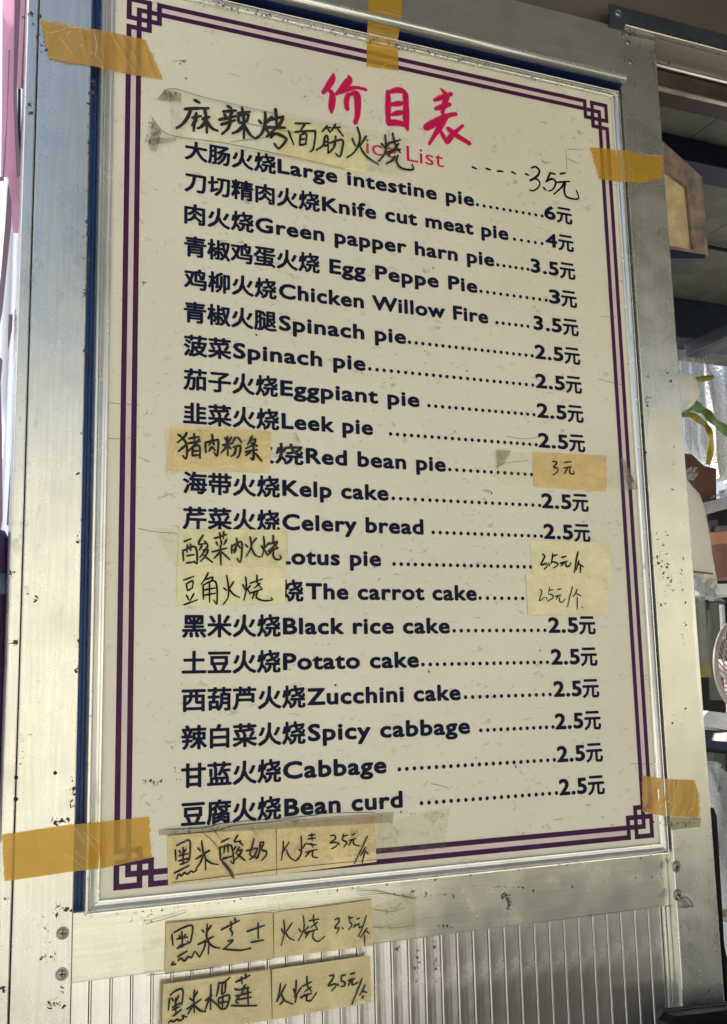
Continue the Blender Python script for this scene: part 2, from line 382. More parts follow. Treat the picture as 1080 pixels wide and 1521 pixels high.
# printed double border with a knot in every corner
U = 0.00505; BW, BH = 0.5772, 0.860; BX, BZ = 0.0, 1.35
def border():
    mb = MB(); ink = set()
    for i in range(7):
        for j in range(7):
            if (i < 5 and j == 0) or (i == 0 and j < 5) or i == 4 or j == 4 or (i < 5 and j == 6) or (i == 6 and j < 5) \
               or (i == 2 and j >= 2) or (j == 2 and i >= 2) or (i == 0 and j >= 6) or (j == 0 and i >= 6): ink.add((i, j))
    def quad(x0, x1, z0, z1):
        mb.add([(x0, -0.0003, z0), (x1, -0.0003, z0), (x1, -0.0003, z1), (x0, -0.0003, z1)], [[0, 1, 2, 3]])
    for sx in (0, 1):
        for sz in (0, 1):
            for i, j in ink:
                a, b = i * U, (i + 1) * U; c, d = j * U, (j + 1) * U
                if sx: a, b = BW - b, BW - a
                if not sz: c, d = c, d
                else: c, d = BH - d, BH - c
                quad(BX + a, BX + b, BZ + c, BZ + d)
    for k in (0, 2):
        for a in (k * U, BH - (k + 1) * U): quad(BX + 7 * U, BX + BW - 7 * U, BZ + a, BZ + a + U)
        for a in (k * U, BW - (k + 1) * U): quad(BX + a, BX + a + U, BZ + 7 * U, BZ + BH - 7 * U)
    mb.make('border_print', M_border, board)
    mb = MB()
    for a in (U, BH - 2 * U): mb.add([(BX + 7 * U, -0.0002, BZ + a), (BX + BW - 7 * U, -0.0002, BZ + a), (BX + BW - 7 * U, -0.0002, BZ + a + U), (BX + 7 * U, -0.0002, BZ + a + U)], [[0, 1, 2, 3]])
    for a in (U, BW - 2 * U): mb.add([(BX + a, -0.0002, BZ + 7 * U), (BX + a + U, -0.0002, BZ + 7 * U), (BX + a + U, -0.0002, BZ + BH - 7 * U), (BX + a, -0.0002, BZ + BH - 7 * U)], [[0, 1, 2, 3]])
    mb.make('border_gap_print', M_lilac, board)
border()

# printed rows: (chinese, latin, px end of chinese, px latin start, end, dots start, end, price, price start, end); px read off the photograph
ROWS = [
 ('大肠火烧', 'Large intestine pie', 411, 412, 704, 709, 806, '6元', 808, 849),
 ('刀切精肉火烧', 'Knife cut meat pie', 476, 478, 755, 764, 806, '4元', 810, 852),
 ('肉火烧', 'Green papper harn pie', 378, 379, 734, 739, 785, '3.5元', 788, 854),
 ('青椒鸡蛋火烧', 'Egg Peppe Pie', 476, 489, 709, 714, 812, '3元', 815, 856),
 ('鸡柳火烧', 'Chicken Willow Fire', 412, 414, 725, 738, 785, '3.5元', 792, 858),
 ('青椒火腿', 'Spinach pie', 412, 414, 603, 608, 791, '2.5元', 794, 861),
 ('菠菜', 'Spinach pie', 345, 346, 543, 549, 792, '2.5元', 795, 862),
 ('茄子火烧', 'Eggpiant pie', 414, 416, 623, 637, 794, '2.5元', 797, 865),
 ('韭菜火烧', 'Leek pie', 416, 418, 554, 580, 797, '2.5元', 799, 867),
 ('红豆火烧', 'Red bean pie', 452, 454, 662, 668, 800, '2.5元', 802, 870),
 ('海带火烧', 'Kelp cake', 417, 419, 577, 584, 802, '2.5元', 804, 872),
 ('芹菜火烧', 'Celery bread', 417, 419, 629, 643, 805, '2.5元', 807, 875),
 ('莲藕火烧', 'Lotus pie', 412, 413, 566, 585, 808, '2.5元', 810, 878),
 ('胡萝卜火烧', 'The carrot cake', 452, 454, 708, 713, 808, '2.5元', 811, 881),
 ('黑米火烧', 'Black rice cake', 418, 420, 668, 674, 810, '2.5元', 814, 884),
 ('土豆火烧', 'Potato cake', 418, 420, 622, 628, 814, '2.5元', 818, 887),
 ('西葫芦火烧', 'Zucchini cake', 455, 456, 684, 691, 818, '2.5元', 822, 891),
 ('辣白菜火烧', 'Spicy cabbage', 455, 457, 698, 714, 822, '2.5元', 824, 894),
 ('甘蓝火烧', 'Cabbage', 419, 420, 574, 593, 824, '2.5元', 827, 897),
 ('豆腐火烧', 'Bean curd', 419, 422, 598, 626, 827, '2.5元', 830, 900)]
# centres of the rows: measured at x = 290 px and along the prices
ROWZ = [2.0553 - i * 0.03398 for i in range(20)]
SPEC = set()
for r in ROWS: SPEC |= {(r[0], 'z'), (r[1], 'l')}
for s_ in ('6', '4', '3', '3.5', '2.5'): SPEC.add((s_, 'l'))
SPEC |= {('元', 'z'), ('Price List', 't')}
tmp = []
for s_, k in SPEC:
    cu = bpy.data.curves.new('t', 'FONT'); cu.body = s_; cu.size = 1.0
    cu.offset = 0.0; cu.resolution_u = 3
    if k == 'l': cu.space_character = 1.08
    o = bpy.data.objects.new('t', cu); C.objects.link(o); tmp.append((s_, k, o, cu))
bpy.context.view_layer.update(); dg = bpy.context.evaluated_depsgraph_get()
GL = {}
for s_, k, o, cu in tmp:
    me = bpy.data.meshes.new_from_object(o.evaluated_get(dg))
    GL[(s_, k)] = ([v.co.copy() for v in me.vertices], [list(p.vertices) for p in me.polygons]); bpy.data.meshes.remove(me)
for s_, k, o, cu in tmp: bpy.data.objects.remove(o); bpy.data.curves.remove(cu)
def put(mb, s_, k, x0, x1, zbase, zs, Y):
    v, f = GL[(s_, k)]; a = min(q.x for q in v); b = max(q.x for q in v)
    if k == 't':
        mb.add([(x0 + (q.x - a) / (b - a) * (x1 - x0), Y, zbase + q.y * zs) for q in v], f); return
    r = (0.034 if k == 'z' else 0.044) * zs                                # heavier weight: the same glyph laid again a hair to every side
    for c in range(8):
        dx, dz = r * math.cos(c * math.pi / 4 + .39) * 1.05, r * math.sin(c * math.pi / 4 + .39) * 0.9
        mb.add([(x0 + r + (q.x - a) / (b - a) * (x1 - x0 - 2 * r) + dx, Y - 0.000015 * c, zbase + q.y * zs + dz) for q in v], f)
for i, (zh, la, e0, l0, l1, d0, d1, pr, p0, p1) in enumerate(ROWS):
    zc = ROWZ[i]; zpx = lambda px, zz: None
    def X(px, zz):           # world x of the point of height zz seen in photo column px
        lo, hi = -0.1, 0.7
        for _ in range(40):
            md = (lo + hi) / 2; q = Vector((md, 0, zz)) - CAM
            u = 540 + F * q.dot(RX) / -q.dot(RZ)
            if u < px: lo = md
            else: hi = md
        return (lo + hi) / 2
    mb = MB(); em = 0.0226; zb = zc - 0.0081; lat = 0.0216; lb = zc - 0.0074
    xs = 0.0592; xe = X(e0, zc) - 0.0008
    put(mb, zh, 'z', xs, xe, zb, em, -0.0003)
    put(mb, la, 'l', X(l0, zc), X(l1, zc), lb, lat, -0.0003)
    xp0, xp1 = X(p0, zc), 0.5170
    w_y = 0.0215
    put(mb, pr[:-1], 'l', xp0, xp1 - w_y - 0.001, lb, lat * 1.03, -0.0003)
    put(mb, '元', 'z', xp1 - w_y, xp1, zb, em, -0.0003)
    a, b = X(d0, zc), X(d1, zc) - 0.001; n = max(2, round((b - a) / 0.00815)); 
    for q in range(n + 1):
        cx = a + (b - a) * q / n + random.uniform(-1, 1) * 0.0002; r = 0.0021
        mb.add([(cx + r * math.cos(t * math.pi / 5), -0.0003, lb + r + r * math.sin(t * math.pi / 5)) for t in range(10)], [list(range(10))])
    o = mb.make('menu_line', M_ink, board)
    o['label'] = 'printed menu line "%s %s %s"' % (zh, la, pr)
mb = MB(); a0 = P(505, 220, 0); a1 = P(659, 240, 0)
put(mb, 'Price List', 't', a0.x, a1.x, P(659, 249, 0).z, 0.0262, -0.0003); mb.make('english_title', M_red, board)

# ------------------------------------------------------------------ hand lettering
def cr(pts, n=5):
    """Catmull-Rom through tuples of any length"""
    if len(pts) < 3: 
        return [tuple(pts[0][k] + (pts[-1][k] - pts[0][k]) * t / 3 for k in range(len(pts[0]))) for t in range(4)]
    out = []; q = [pts[0]] + list(pts) + [pts[-1]]
    for i in range(1, len(q) - 2):
        for t in range(n):
            s = t / n; r = []
            for k in range(len(pts[0])):
                p0, p1, p2, p3 = q[i - 1][k], q[i][k], q[i + 1][k], q[i + 2][k]
                r.append(0.5 * (2 * p1 + (p2 - p0) * s + (2 * p0 - 5 * p1 + 4 * p2 - p3) * s * s + (3 * p1 - p0 - 3 * p2 + p3) * s ** 3))
            out.append(tuple(r))
    out.append(tuple(pts[-1])); return out

def ribbon(mb, pts, Y, i, taper=True):
    """pts: (px, py, halfwidth m) in photo pixels; laid on the plane Y"""
    c = cr(pts); n = len(c); W = [P(x, y, 0) for x, y, h in c]; W = [Vector((p.x, 0, p.z)) for p in W]
    v = []
    for k in range(n):
        t = W[min(k + 1, n - 1)] - W[max(k - 1, 0)]
        t = t.normalized() if t.length > 1e-9 else Vector((1, 0, 0)); s = Vector((-t.z, 0, t.x)); h = c[k][2]
        if taper:
            u = k / (n - 1); h *= 0.72 + 0.28 * math.sin(math.pi * min(1, u * 1.15 + 0.12)) + random.uniform(-.06, .06)
        y = Y - 0.00002 * i - 0.00001 * k / n
        if k == 0: v += [W[k] + Vector((0, y, 0)) - t * h * 0.8 + s * h * 0.35, W[k] + Vector((0, y, 0)) - t * h * 0.8 - s * h * 0.35]
        v += [W[k] + Vector((0, y, 0)) + s * h, W[k] + Vector((0, y, 0)) - s * h]
        if k == n - 1: v += [W[k] + Vector((0, y, 0)) + t * h * 0.8 + s * h * 0.35, W[k] + Vector((0, y, 0)) + t * h * 0.8 - s * h * 0.35]
    mb.add(v, [[2 * k, 2 * k + 1, 2 * k + 3, 2 * k + 2] for k in range(len(v) // 2 - 1)])

def script(spec, ox, oy, sc, wpx, Y, mb=None, dY=0):
    """spec: strokes 'x,y x,y; ...' read off an enlargement (origin ox, oy, factor sc)"""
    mb = mb or MB()
    for i, st in enumerate(q for q in spec.replace('\n', ' ').split(';') if q.strip()):
        pts = [tuple(float(t) for t in q.split(',')) for q in st.split()]
        hw = wpx * 0.00046
        ribbon(mb, [(ox + p[0] / sc, oy + p[1] / sc, hw if len(p) < 3 else p[2] / sc * 0.00064) for p in pts], Y, i + dY)
    return mb

# brush title, three characters (third number: width of the stroke there)
TITLE = '''145,82,8 142,112,20 112,162,26 82,200,20; 118,180,14 140,215,22 134,290,28 134,322,14;
240,95,10 244,122,24 205,165,26 162,212,12; 160,208,10 205,184,22 285,168,16 346,180,18; 240,205,16 226,250,20 230,300,26;
248,212,12 288,205,24 296,275,26 292,345,26 280,386,22;
478,185,10 484,230,20 483,320,26 486,392,26; 480,200,12 530,184,20 572,188,26 592,208,26; 590,205,26 594,280,22 594,360,32 603,428,16;
488,386,24 535,384,24 595,398,32; 492,274,12 550,266,20 592,262,16; 500,337,8 548,324,20 592,318,18;
808,174,5 826,192,14 850,215,24; 768,246,14 820,226,20 874,206,22; 775,299,14 822,285,22 865,270,20; 716,415,32 770,385,28 840,345,24 902,330,20;
852,215,20 830,270,22 818,325,22; 846,340,20 802,410,24 736,516,14; 800,420,12 824,468,18 846,505,24; 846,503,24 890,450,18 945,402,16;
852,420,20 900,460,22 986,512,26'''
strokes = [q.strip() for q in TITLE.replace('\n', ' ').split(';') if q.strip()]
for a, b, nm in ((0, 6, 'first'), (6, 12, 'middle'), (12, len(strokes), 'last')):
    sub = strokes[a:b]
    o = script(';'.join(sub), 460, 90, 4.154, 4, -0.0004).make('title_character', M_red, board); o['label'] = nm + ' crimson brush lettered title character'
    halo = ';'.join(' '.join('%s,%s,%s' % (q.split(',')[0], q.split(',')[1], float(q.split(',')[2]) + 5) for q in st.split()) for st in sub)
    script(halo, 460, 90, 4.154, 4, 0.00025, None, 20).make('print_halo', M_pinkedge, o)

def sheet_px(pts, Y, n=(8, 5), lift=0.0, curl=0.0, th=0.00025):
    """a thin sheet with real thickness from four photo corners (TL, TR, BR, BL) on depth Y (number or function of world x, z)"""
    nx, ny = n; v = []; 
    for j in range(ny + 1):
        for i in range(nx + 1):
            u, t = i / nx, j / ny
            px = (pts[0][0] * (1 - u) + pts[1][0] * u) * (1 - t) + (pts[3][0] * (1 - u) + pts[2][0] * u) * t
            py = (pts[0][1] * (1 - u) + pts[1][1] * u) * (1 - t) + (pts[3][1] * (1 - u) + pts[2][1] * u) * t
            if callable(Y):
                y = 0
                for _ in range(4):
                    p = P(px, py, y); y = Y(p.x, p.z)
            else: y = Y
            if 0 < i < nx and 0 < j < ny: y -= lift * random.random()
            v.append(P(px, py, y))
    f = [[j * (nx + 1) + i, (j + 1) * (nx + 1) + i, (j + 1) * (nx + 1) + i + 1, j * (nx + 1) + i + 1] for j in range(ny) for i in range(nx)]
    return v, f

def note(label, pieces, mat, script_args, Y, cat='paper note', group='handwritten notes taped on and under the board', film=None, filmm=None):
    c = Vector((0, 0, 0)); allp = [p for pc in pieces for p in pc]
    cx = sum(p[0] for p in allp) / len(allp); by = max(p[1] for p in allp)
    base = P(cx, by, Y); t = thing('handwritten_note', label, cat, base, group)
    for k, pc in enumerate(pieces):
        v, f = sheet_px(pc, Y - 0.0001 * k); 
        mb = MB().add(v, f)
        # edge thickness back to the surface
        q = [P(a, b, Y - 0.0001 * k) for a, b in pc]
        for a in range(4):
            A, B = q[a], q[(a + 1) % 4]; mb.add([A, B, B + Vector((0, 0.0003, 0)), A + Vector((0, 0.0003, 0))], [[0, 1, 2, 3]])
        m_ = mat[k] if isinstance(mat, list) else mat
        mb.make('paper', m_, t)
    mb = MB()
    for k, (sp, ox, oy, sc, wp) in enumerate(script_args): script(sp, ox, oy, sc, wp, Y - 0.0006, mb, k * 12)
    mb.make('handwriting', M_marker, t)
    if film:
        for k, (pc, mm) in enumerate(film):
            v, f = sheet_px(pc, Y - 0.0016 - 0.0004 * k, (10, 5), 0.0003); MB().add(v, f).make('clear_tape', mm, t, smooth=True)
    return t

MALA = '''335,145 375,165; 265,212 345,206 440,205; 310,210 290,265 250,320 205,350; 320,275 385,262; 350,240 338,300 330,370; 350,288 318,332;
395,285 445,268; 410,205 424,300 426,385; 418,300 388,338 358,352; 426,298 462,350 505,370;
575,190 605,205; 545,230 640,222; 552,248 572,275; 612,228 595,262; 515,290 645,262; 530,325 632,293; 597,270 585,345 535,395;
650,243 740,232; 682,200 696,300 695,425; 655,262 665,312 722,297; 655,262 725,248 718,300; 692,330 655,370 612,390; 700,330 738,395 780,430;
805,295 824,318; 850,238 850,320 825,390 785,425; 900,268 862,312; 852,345 882,402;
870,292 978,270; 926,212 932,290 932,348; 982,265 965,310 925,355 860,415; 840,345 995,348; 890,420 925,392 985,415 1002,440 950,500 918,465'''
JIN = '''170,155 270,155; 235,160 205,205; 125,205 142,250 160,295; 170,212 290,205 305,220 292,320 270,345; 205,230 200,300; 205,232 245,225 240,290; 205,262 240,258; 200,300 245,292;
385,170 350,210; 365,187 408,183; 390,197 405,215; 440,160 412,205; 430,185 472,180; 455,195 490,240;
365,250 358,300 310,335; 365,250 386,243 390,355; 365,280 388,276; 365,306 388,300; 400,287 485,265 480,340 465,378 440,355; 440,240 430,310 392,355;
550,255 570,305; 645,240 605,300; 585,180 602,260 570,340 515,385; 598,300 640,370 725,430;
745,290 770,322; 770,235 776,300 765,360 725,410; 802,280 775,322; 775,340 800,370;
820,220 835,290 870,350; 790,290 872,266; 790,345 872,328; 860,290 830,330 800,360; 835,375 820,400 778,425; 855,370 845,410 880,455 955,465 950,430'''
note('long ivory paper strip above the first menu line, spicy gluten pie in black marker', [
    [(270, 144), (412, 173), (412, 230), (270, 207)], [(411, 172), (508, 193), (510, 251), (411, 230)], [(507, 196), (544, 200), (544, 258), (510, 251)]],
    [M_ivory, M_cream, M_cream], [(MALA, 220, 120, 4.909, 4.2), (JIN, 400, 150, 4.5, 3.0)], -0.0008,
    film=[([(250, 137), (420, 168), (420, 234), (255, 204)], M_clearclean), ([(233, 148), (245, 133), (270, 138), (268, 151)], M_cleardirty), ([(226, 176), (240, 196), (232, 226), (222, 220)], M_cleardirty), ([(226, 205), (262, 204), (262, 209), (222, 216)], M_cleardirty), ([(420, 166), (606, 205), (604, 262), (420, 236)], M_clearclean)])
o = script('''115,205 150,222; 225,218 262,230; 315,240 362,242; 430,245 465,262; 540,262 568,272;
590,215 620,205 652,232 640,275 575,318 625,300 657,335 640,375 600,398 575,390; 685,370 708,395; 740,250 725,290 705,328; 740,256 782,264; 705,325 755,302 785,330 762,385 725,400;
820,262 862,255; 795,330 895,322; 852,330 830,370 770,425; 862,335 852,400 878,450 965,462 950,395''', 680, 210, 5.4, 2.9, -0.0004).make('handwritten_price', M_marker, board)
o['label'] = 'price 3.5 written by hand after five dashes'

ZHU = '''240,130 215,170 160,215; 165,145 215,190 240,250 235,350 205,325; 225,240 170,290; 255,182 345,165; 300,140 306,215; 250,222 355,205; 345,185 300,240 245,292;
290,250 285,325; 290,250 345,245 350,345; 290,288 345,284; 285,325 350,320;
395,215 400,300; 395,215 480,195 505,205 495,325 470,300; 450,145 455,190 425,240; 455,205 470,235; 450,250 425,287; 455,255 477,282;
560,175 575,205; 615,170 592,207; 540,237 627,220; 580,165 585,325; 580,240 530,302; 588,245 612,268; 650,170 615,230; 668,172 700,212; 630,255 690,245 680,320 660,345; 655,255 640,310 612,332;
790,160 750,235; 775,195 815,190 800,230 735,267; 770,210 832,245; 730,295 832,275; 800,240 800,355 775,345; 778,290 735,327; 818,308 870,372'''
note('tan paper under tape reading pork vermicelli, over the red bean line', [[(254, 631), (403, 640), (401, 702), (247, 699)]], M_kraft,
    [(ZHU, 235, 620, 5.684, 2.9)], -0.0008, film=[([(244, 636), (440, 642), (455, 672), (245, 706)], M_clear)])
note('amber price slip reading 3 yuan, taped over the right end of the red bean line', [[(791.5, 671), (901, 677), (901, 730), (793, 723)]], M_amber,
    [('497,148 525,155 505,185 530,190 525,215 500,232; 572,155 612,150; 568,190 615,180; 590,190 572,225; 605,185 605,220 630,225 628,208', 700, 650, 4.154, 2.2)], -0.0008,
    film=[([(738, 670), (925, 677), (946, 727), (738, 720)], M_clearclean), ([(737, 668), (760, 669), (748, 690), (738, 697)], M_cleardirty),
          ([(922, 680), (928, 682), (948, 727), (934, 727)], M_cleardirty)])
SUAN = '''130,170 190,145; 120,240 125,332; 125,247 225,215 240,350 215,335; 158,195 155,260; 185,190 185,245; 150,290 215,280; 150,350 222,340;
290,115 252,190 320,182; 302,165 330,198; 280,205 258,242; 330,205 302,250 262,302; 290,242 330,240 310,290 268,337; 290,282 370,345;
385,142 490,110; 430,95 436,150; 465,85 460,142; 400,172 412,202; 440,160 446,196; 490,150 465,195; 365,257 492,225; 436,200 440,365; 435,255 382,312; 450,260 515,322;
530,202 530,270; 535,207 610,172 616,250 605,342 575,312; 570,140 576,190 545,247; 577,190 602,225; 570,228 552,265;
645,195 667,217; 740,140 702,187; 685,130 696,210 652,297; 697,220 725,280 770,300;
780,205 797,237; 800,125 805,220 785,297; 848,178 810,222; 808,240 827,277; 880,115 885,180 917,222; 845,192 917,168; 915,182 870,225 840,247; 838,252 922,225; 862,255 832,287; 885,240 880,290 905,320 945,315 935,285'''
note('pale yellow paper reading pickled cabbage meat pie, left of the lotus pie line', [[(266.7, 786), (425, 787), (424.5, 842), (264, 841)]], M_cream,
    [(SUAN, 250, 775, 5.684, 2.5)], -0.0012, film=[([(228, 784), (428, 788), (427, 843), (258, 842)], M_clearclean)])
DOU = '''125,495 215,462; 150,530 160,580; 150,527 205,500 200,560; 158,582 202,562; 150,620 170,660; 215,605 182,665; 130,702 245,660;
335,430 315,470 275,530; 300,492 375,470 350,512; 290,540 295,657; 290,537 395,505 408,690 380,662; 345,520 345,682; 300,577 395,560; 300,622 395,605;
465,560 490,582; 550,505 515,562; 490,455 506,560 500,640 460,700; 510,567 545,612 600,642;
625,530 642,572; 650,465 655,570 635,662; 690,540 662,572; 665,572 690,607; 745,450 747,510 790,572; 685,522 790,485; 772,520 722,562; 680,607 790,570; 725,597 705,652; 750,590 740,640 800,667 870,662 865,642'''
note('pale yellow paper in thin pen reading bean pie, left of the carrot cake line', [[(263.5, 838), (424.5, 838), (423, 898), (261.4, 900)]], M_cream,
    [(DOU, 250, 775, 5.684, 2.0)], -0.0008)
note('pale yellow price slip reading 3.5 yuan each ending the lotus pie line', [[(787.8, 802.5), (905.4, 806), (909, 866), (790.8, 852)]], M_cream,
    [('''250,240 275,265 235,355 290,340 300,370 270,402; 320,342 326,365; 360,235 355,290 343,342; 358,262 410,245; 345,322 395,330 415,357 370,388;
455,275 505,262; 440,337 515,315; 480,330 450,367; 500,325 505,370 535,367 555,330; 632,215 612,300 592,437; 640,310 625,360 610,412; 642,345 688,377; 655,370 655,440''', 770, 790, 7.2, 2.3)], -0.0008)
note('pale yellow slip in thin pen, 2.5 yuan each, ending the carrot cake line', [[(781, 852.5), (902, 858), (904, 913), (784.6, 913)]], M_cream,
    [('''225,615 242,645 215,740 270,700; 290,700 293,720; 325,595 315,650; 325,627 362,620; 310,665 360,680 355,712 300,745;
410,620 445,610; 385,692 445,675; 415,690 395,722; 435,690 430,740 455,755 492,720; 570,585 540,700 515,802; 620,615 600,660 575,697; 615,662 660,690; 620,700 620,827; 670,805 678,812''', 770, 790, 7.2, 1.5)], -0.0012)
HEI1 = '''120,370 125,467; 130,335 190,305 250,295 245,460 225,452; 155,377 170,412; 215,365 195,402; 190,350 190,500; 150,427 235,405; 150,472 240,445; 160,502 232,480; 110,580 245,510;
130,632 150,590 175,602 200,575 230,587 260,560 280,572 312,550;
320,355 342,382; 425,375 385,397; 355,290 365,380 385,440 390,552; 300,455 425,380; 365,430 340,490 303,542; 385,450 440,490 500,502;
525,305 600,268; 515,345 520,462; 520,352 600,330 625,360 640,490 610,472; 560,330 552,402; 587,320 590,392; 540,452 622,430; 675,240 645,300 702,290; 690,300 722,332; 660,340 638,372; 690,345 655,402; 670,382 712,375 680,430 638,472; 670,410 740,467;
820,270 800,350 785,420 860,442; 750,382 850,355; 850,362 820,430 778,457; 870,310 905,305 885,370 930,385 920,430 885,467; 875,320 865,400 838,452'''
HS1 = '''78,228 76,280 66,338; 70,295 112,232; 95,280 115,320 150,342; 150,342 180,300 180,250; 180,198 180,290 163,332; 165,275 187,287; 207,240 185,272;
222,196 258,190; 240,185 242,225; 218,216 262,210; 212,242 267,250; 235,240 247,262; 205,292 272,275; 230,290 203,317; 247,280 245,315 275,322;
345,197 370,195 375,215 345,237 385,235 380,257 353,272; 393,238 398,248; 420,190 415,222; 420,200 447,193; 415,222 440,235 423,262; 468,192 489,185; 455,223 494,212; 470,222 450,252; 480,218 480,245 512,255;
557,200 530,260 483,357; 547,262 518,312; 545,282 562,302; 542,290 528,352'''
BG = 'handwritten notes taped on and under the board'
note('tan paper reading black rice yogurt pie, on the bottom border of the board', [
    [(248.3, 1240), (408.3, 1228), (409, 1299), (250, 1315)], [(408.3, 1228.5), (555.6, 1211), (559.5, 1280), (409, 1300)]], [M_kraft, M_kraft],
    [(HEI1, 240, 1200, 6, 2.1), (HS1, 400, 1190, 3.857, 1.8)], -0.0008,
    film=[([(236, 1232), (585, 1206), (583, 1222), (236, 1241)], M_cleardirty), ([(248, 1236), (583, 1210), (583, 1262), (248, 1318)], M_clear)])
HEI2 = '''95,230 105,327; 115,215 200,170 280,158 260,302 235,292; 185,205 190,347; 140,272 235,255; 163,240 170,267; 217,230 205,252; 140,357 235,312; 160,335 222,318; 145,432 232,380;
130,495 92,502 110,475; 150,465 175,445 210,467 240,430 272,437 300,385 342,435;
365,190 382,212; 447,150 410,207; 412,140 405,250 425,300 420,407; 330,322 467,250; 395,290 385,350 343,432; 410,292 465,340 522,352;
535,190 697,105; 620,115 626,177; 655,85 666,127; 610,180 635,215 630,242; 595,290 640,285 558,362; 550,360 700,372 800,352; 765,205 920,150; 865,125 865,267; 800,302 912,280'''
HS2 = '''85,270 97,302; 157,230 115,292; 100,210 105,290 83,384; 110,290 135,330 170,348; 200,270 217,292; 230,180 235,270 196,352; 267,255 237,287; 238,290 255,315;
300,175 300,220 327,277; 268,217 337,205; 327,225 280,262; 245,297 322,275; 272,290 243,332; 300,285 295,330 330,355 375,320;
442,210 467,200 468,225 440,265 470,265 453,302; 490,262 499,272; 535,185 541,217; 540,200 562,194; 540,225 556,245 533,277; 590,205 607,199; 570,247 607,235; 585,245 566,262; 600,240 605,262 627,250; 652,180 630,250 598,322; 657,265 613,327; 655,287 670,302; 640,310 640,384'''
YN = 0.0022
note('olive paper reading black rice cheese pie, just under the board frame', [
    [(246.7, 1370), (405, 1355), (406.7, 1423), (245, 1446)], [(406.7, 1355.5), (552, 1335.5), (553, 1404.5), (406.5, 1423.5)]], [M_olive, M_olive],
    [(HEI2, 240, 1350, 6, 2.2), (HS2, 400, 1320, 4.5, 1.8)], YN,
    film=[([(212, 1362), (618, 1324), (620, 1400), (214, 1448)], M_clearclean)])
HEI3 = '''75,290 65,397; 80,265 130,225 192,215 185,342 165,332; 95,290 112,317; 155,265 140,312; 130,290 130,422; 100,372 162,340; 100,395 165,365; 105,452 180,392; 65,512 85,492 110,500 140,480 165,490 200,470 185,445 230,460;
255,290 277,312; 325,230 290,292; 297,220 290,300 295,422; 230,387 357,300; 280,360 238,432; 300,357 350,402 397,410;
395,312 455,265; 443,170 440,392; 440,267 385,412; 445,300 510,362; 515,150 505,220 490,272; 515,152 560,150 612,105; 575,150 570,237; 545,165 540,250 565,237; 510,292 607,265 580,375 520,377 510,302; 550,290 545,372; 520,332 595,320;
665,147 792,85; 715,100 721,162; 752,75 756,117; 655,210 692,217; 665,270 695,270 665,320 690,332; 625,355 740,357 852,355; 690,217 782,195; 750,165 715,252; 700,262 802,235; 770,190 775,342; 690,302 802,280'''
HS3 = '''105,280 95,350 70,442; 152,290 110,370 73,442; 115,372 140,430 217,462; 142,420 100,467; 220,325 242,387; 245,250 240,340 228,402; 292,310 245,382; 250,382 235,447; 340,215 345,300 382,347; 300,302 382,265; 377,310 320,352; 280,402 382,365; 322,375 288,412; 345,380 335,425 375,430 427,358;
540,212 577,205 570,240 530,297 595,280 590,312 558,344; 612,285 621,300; 650,205 645,257; 650,210 687,200; 645,255 680,270 670,300 643,307; 725,195 767,183; 705,252 767,235; 730,255 708,297; 745,250 745,290 797,268; 830,235 790,340 738,467; 858,290 835,340 808,382; 835,347 872,357; 838,390 838,414'''
note('olive paper reading black rice durian pie, lowest, on the ribbed sheet', [
    [(242.5, 1461), (401.7, 1439), (404, 1515), (240, 1537)], [(404, 1440), (550, 1419), (551.7, 1488), (404.8, 1515)]], [M_olive, M_olive],
    [(HEI3, 240, 1435, 6, 2.2), (HS3, 400, 1415, 6, 2.1)], YN,
    film=[([(232, 1468), (556, 1422), (580, 1496), (232, 1545)], M_clearclean)])

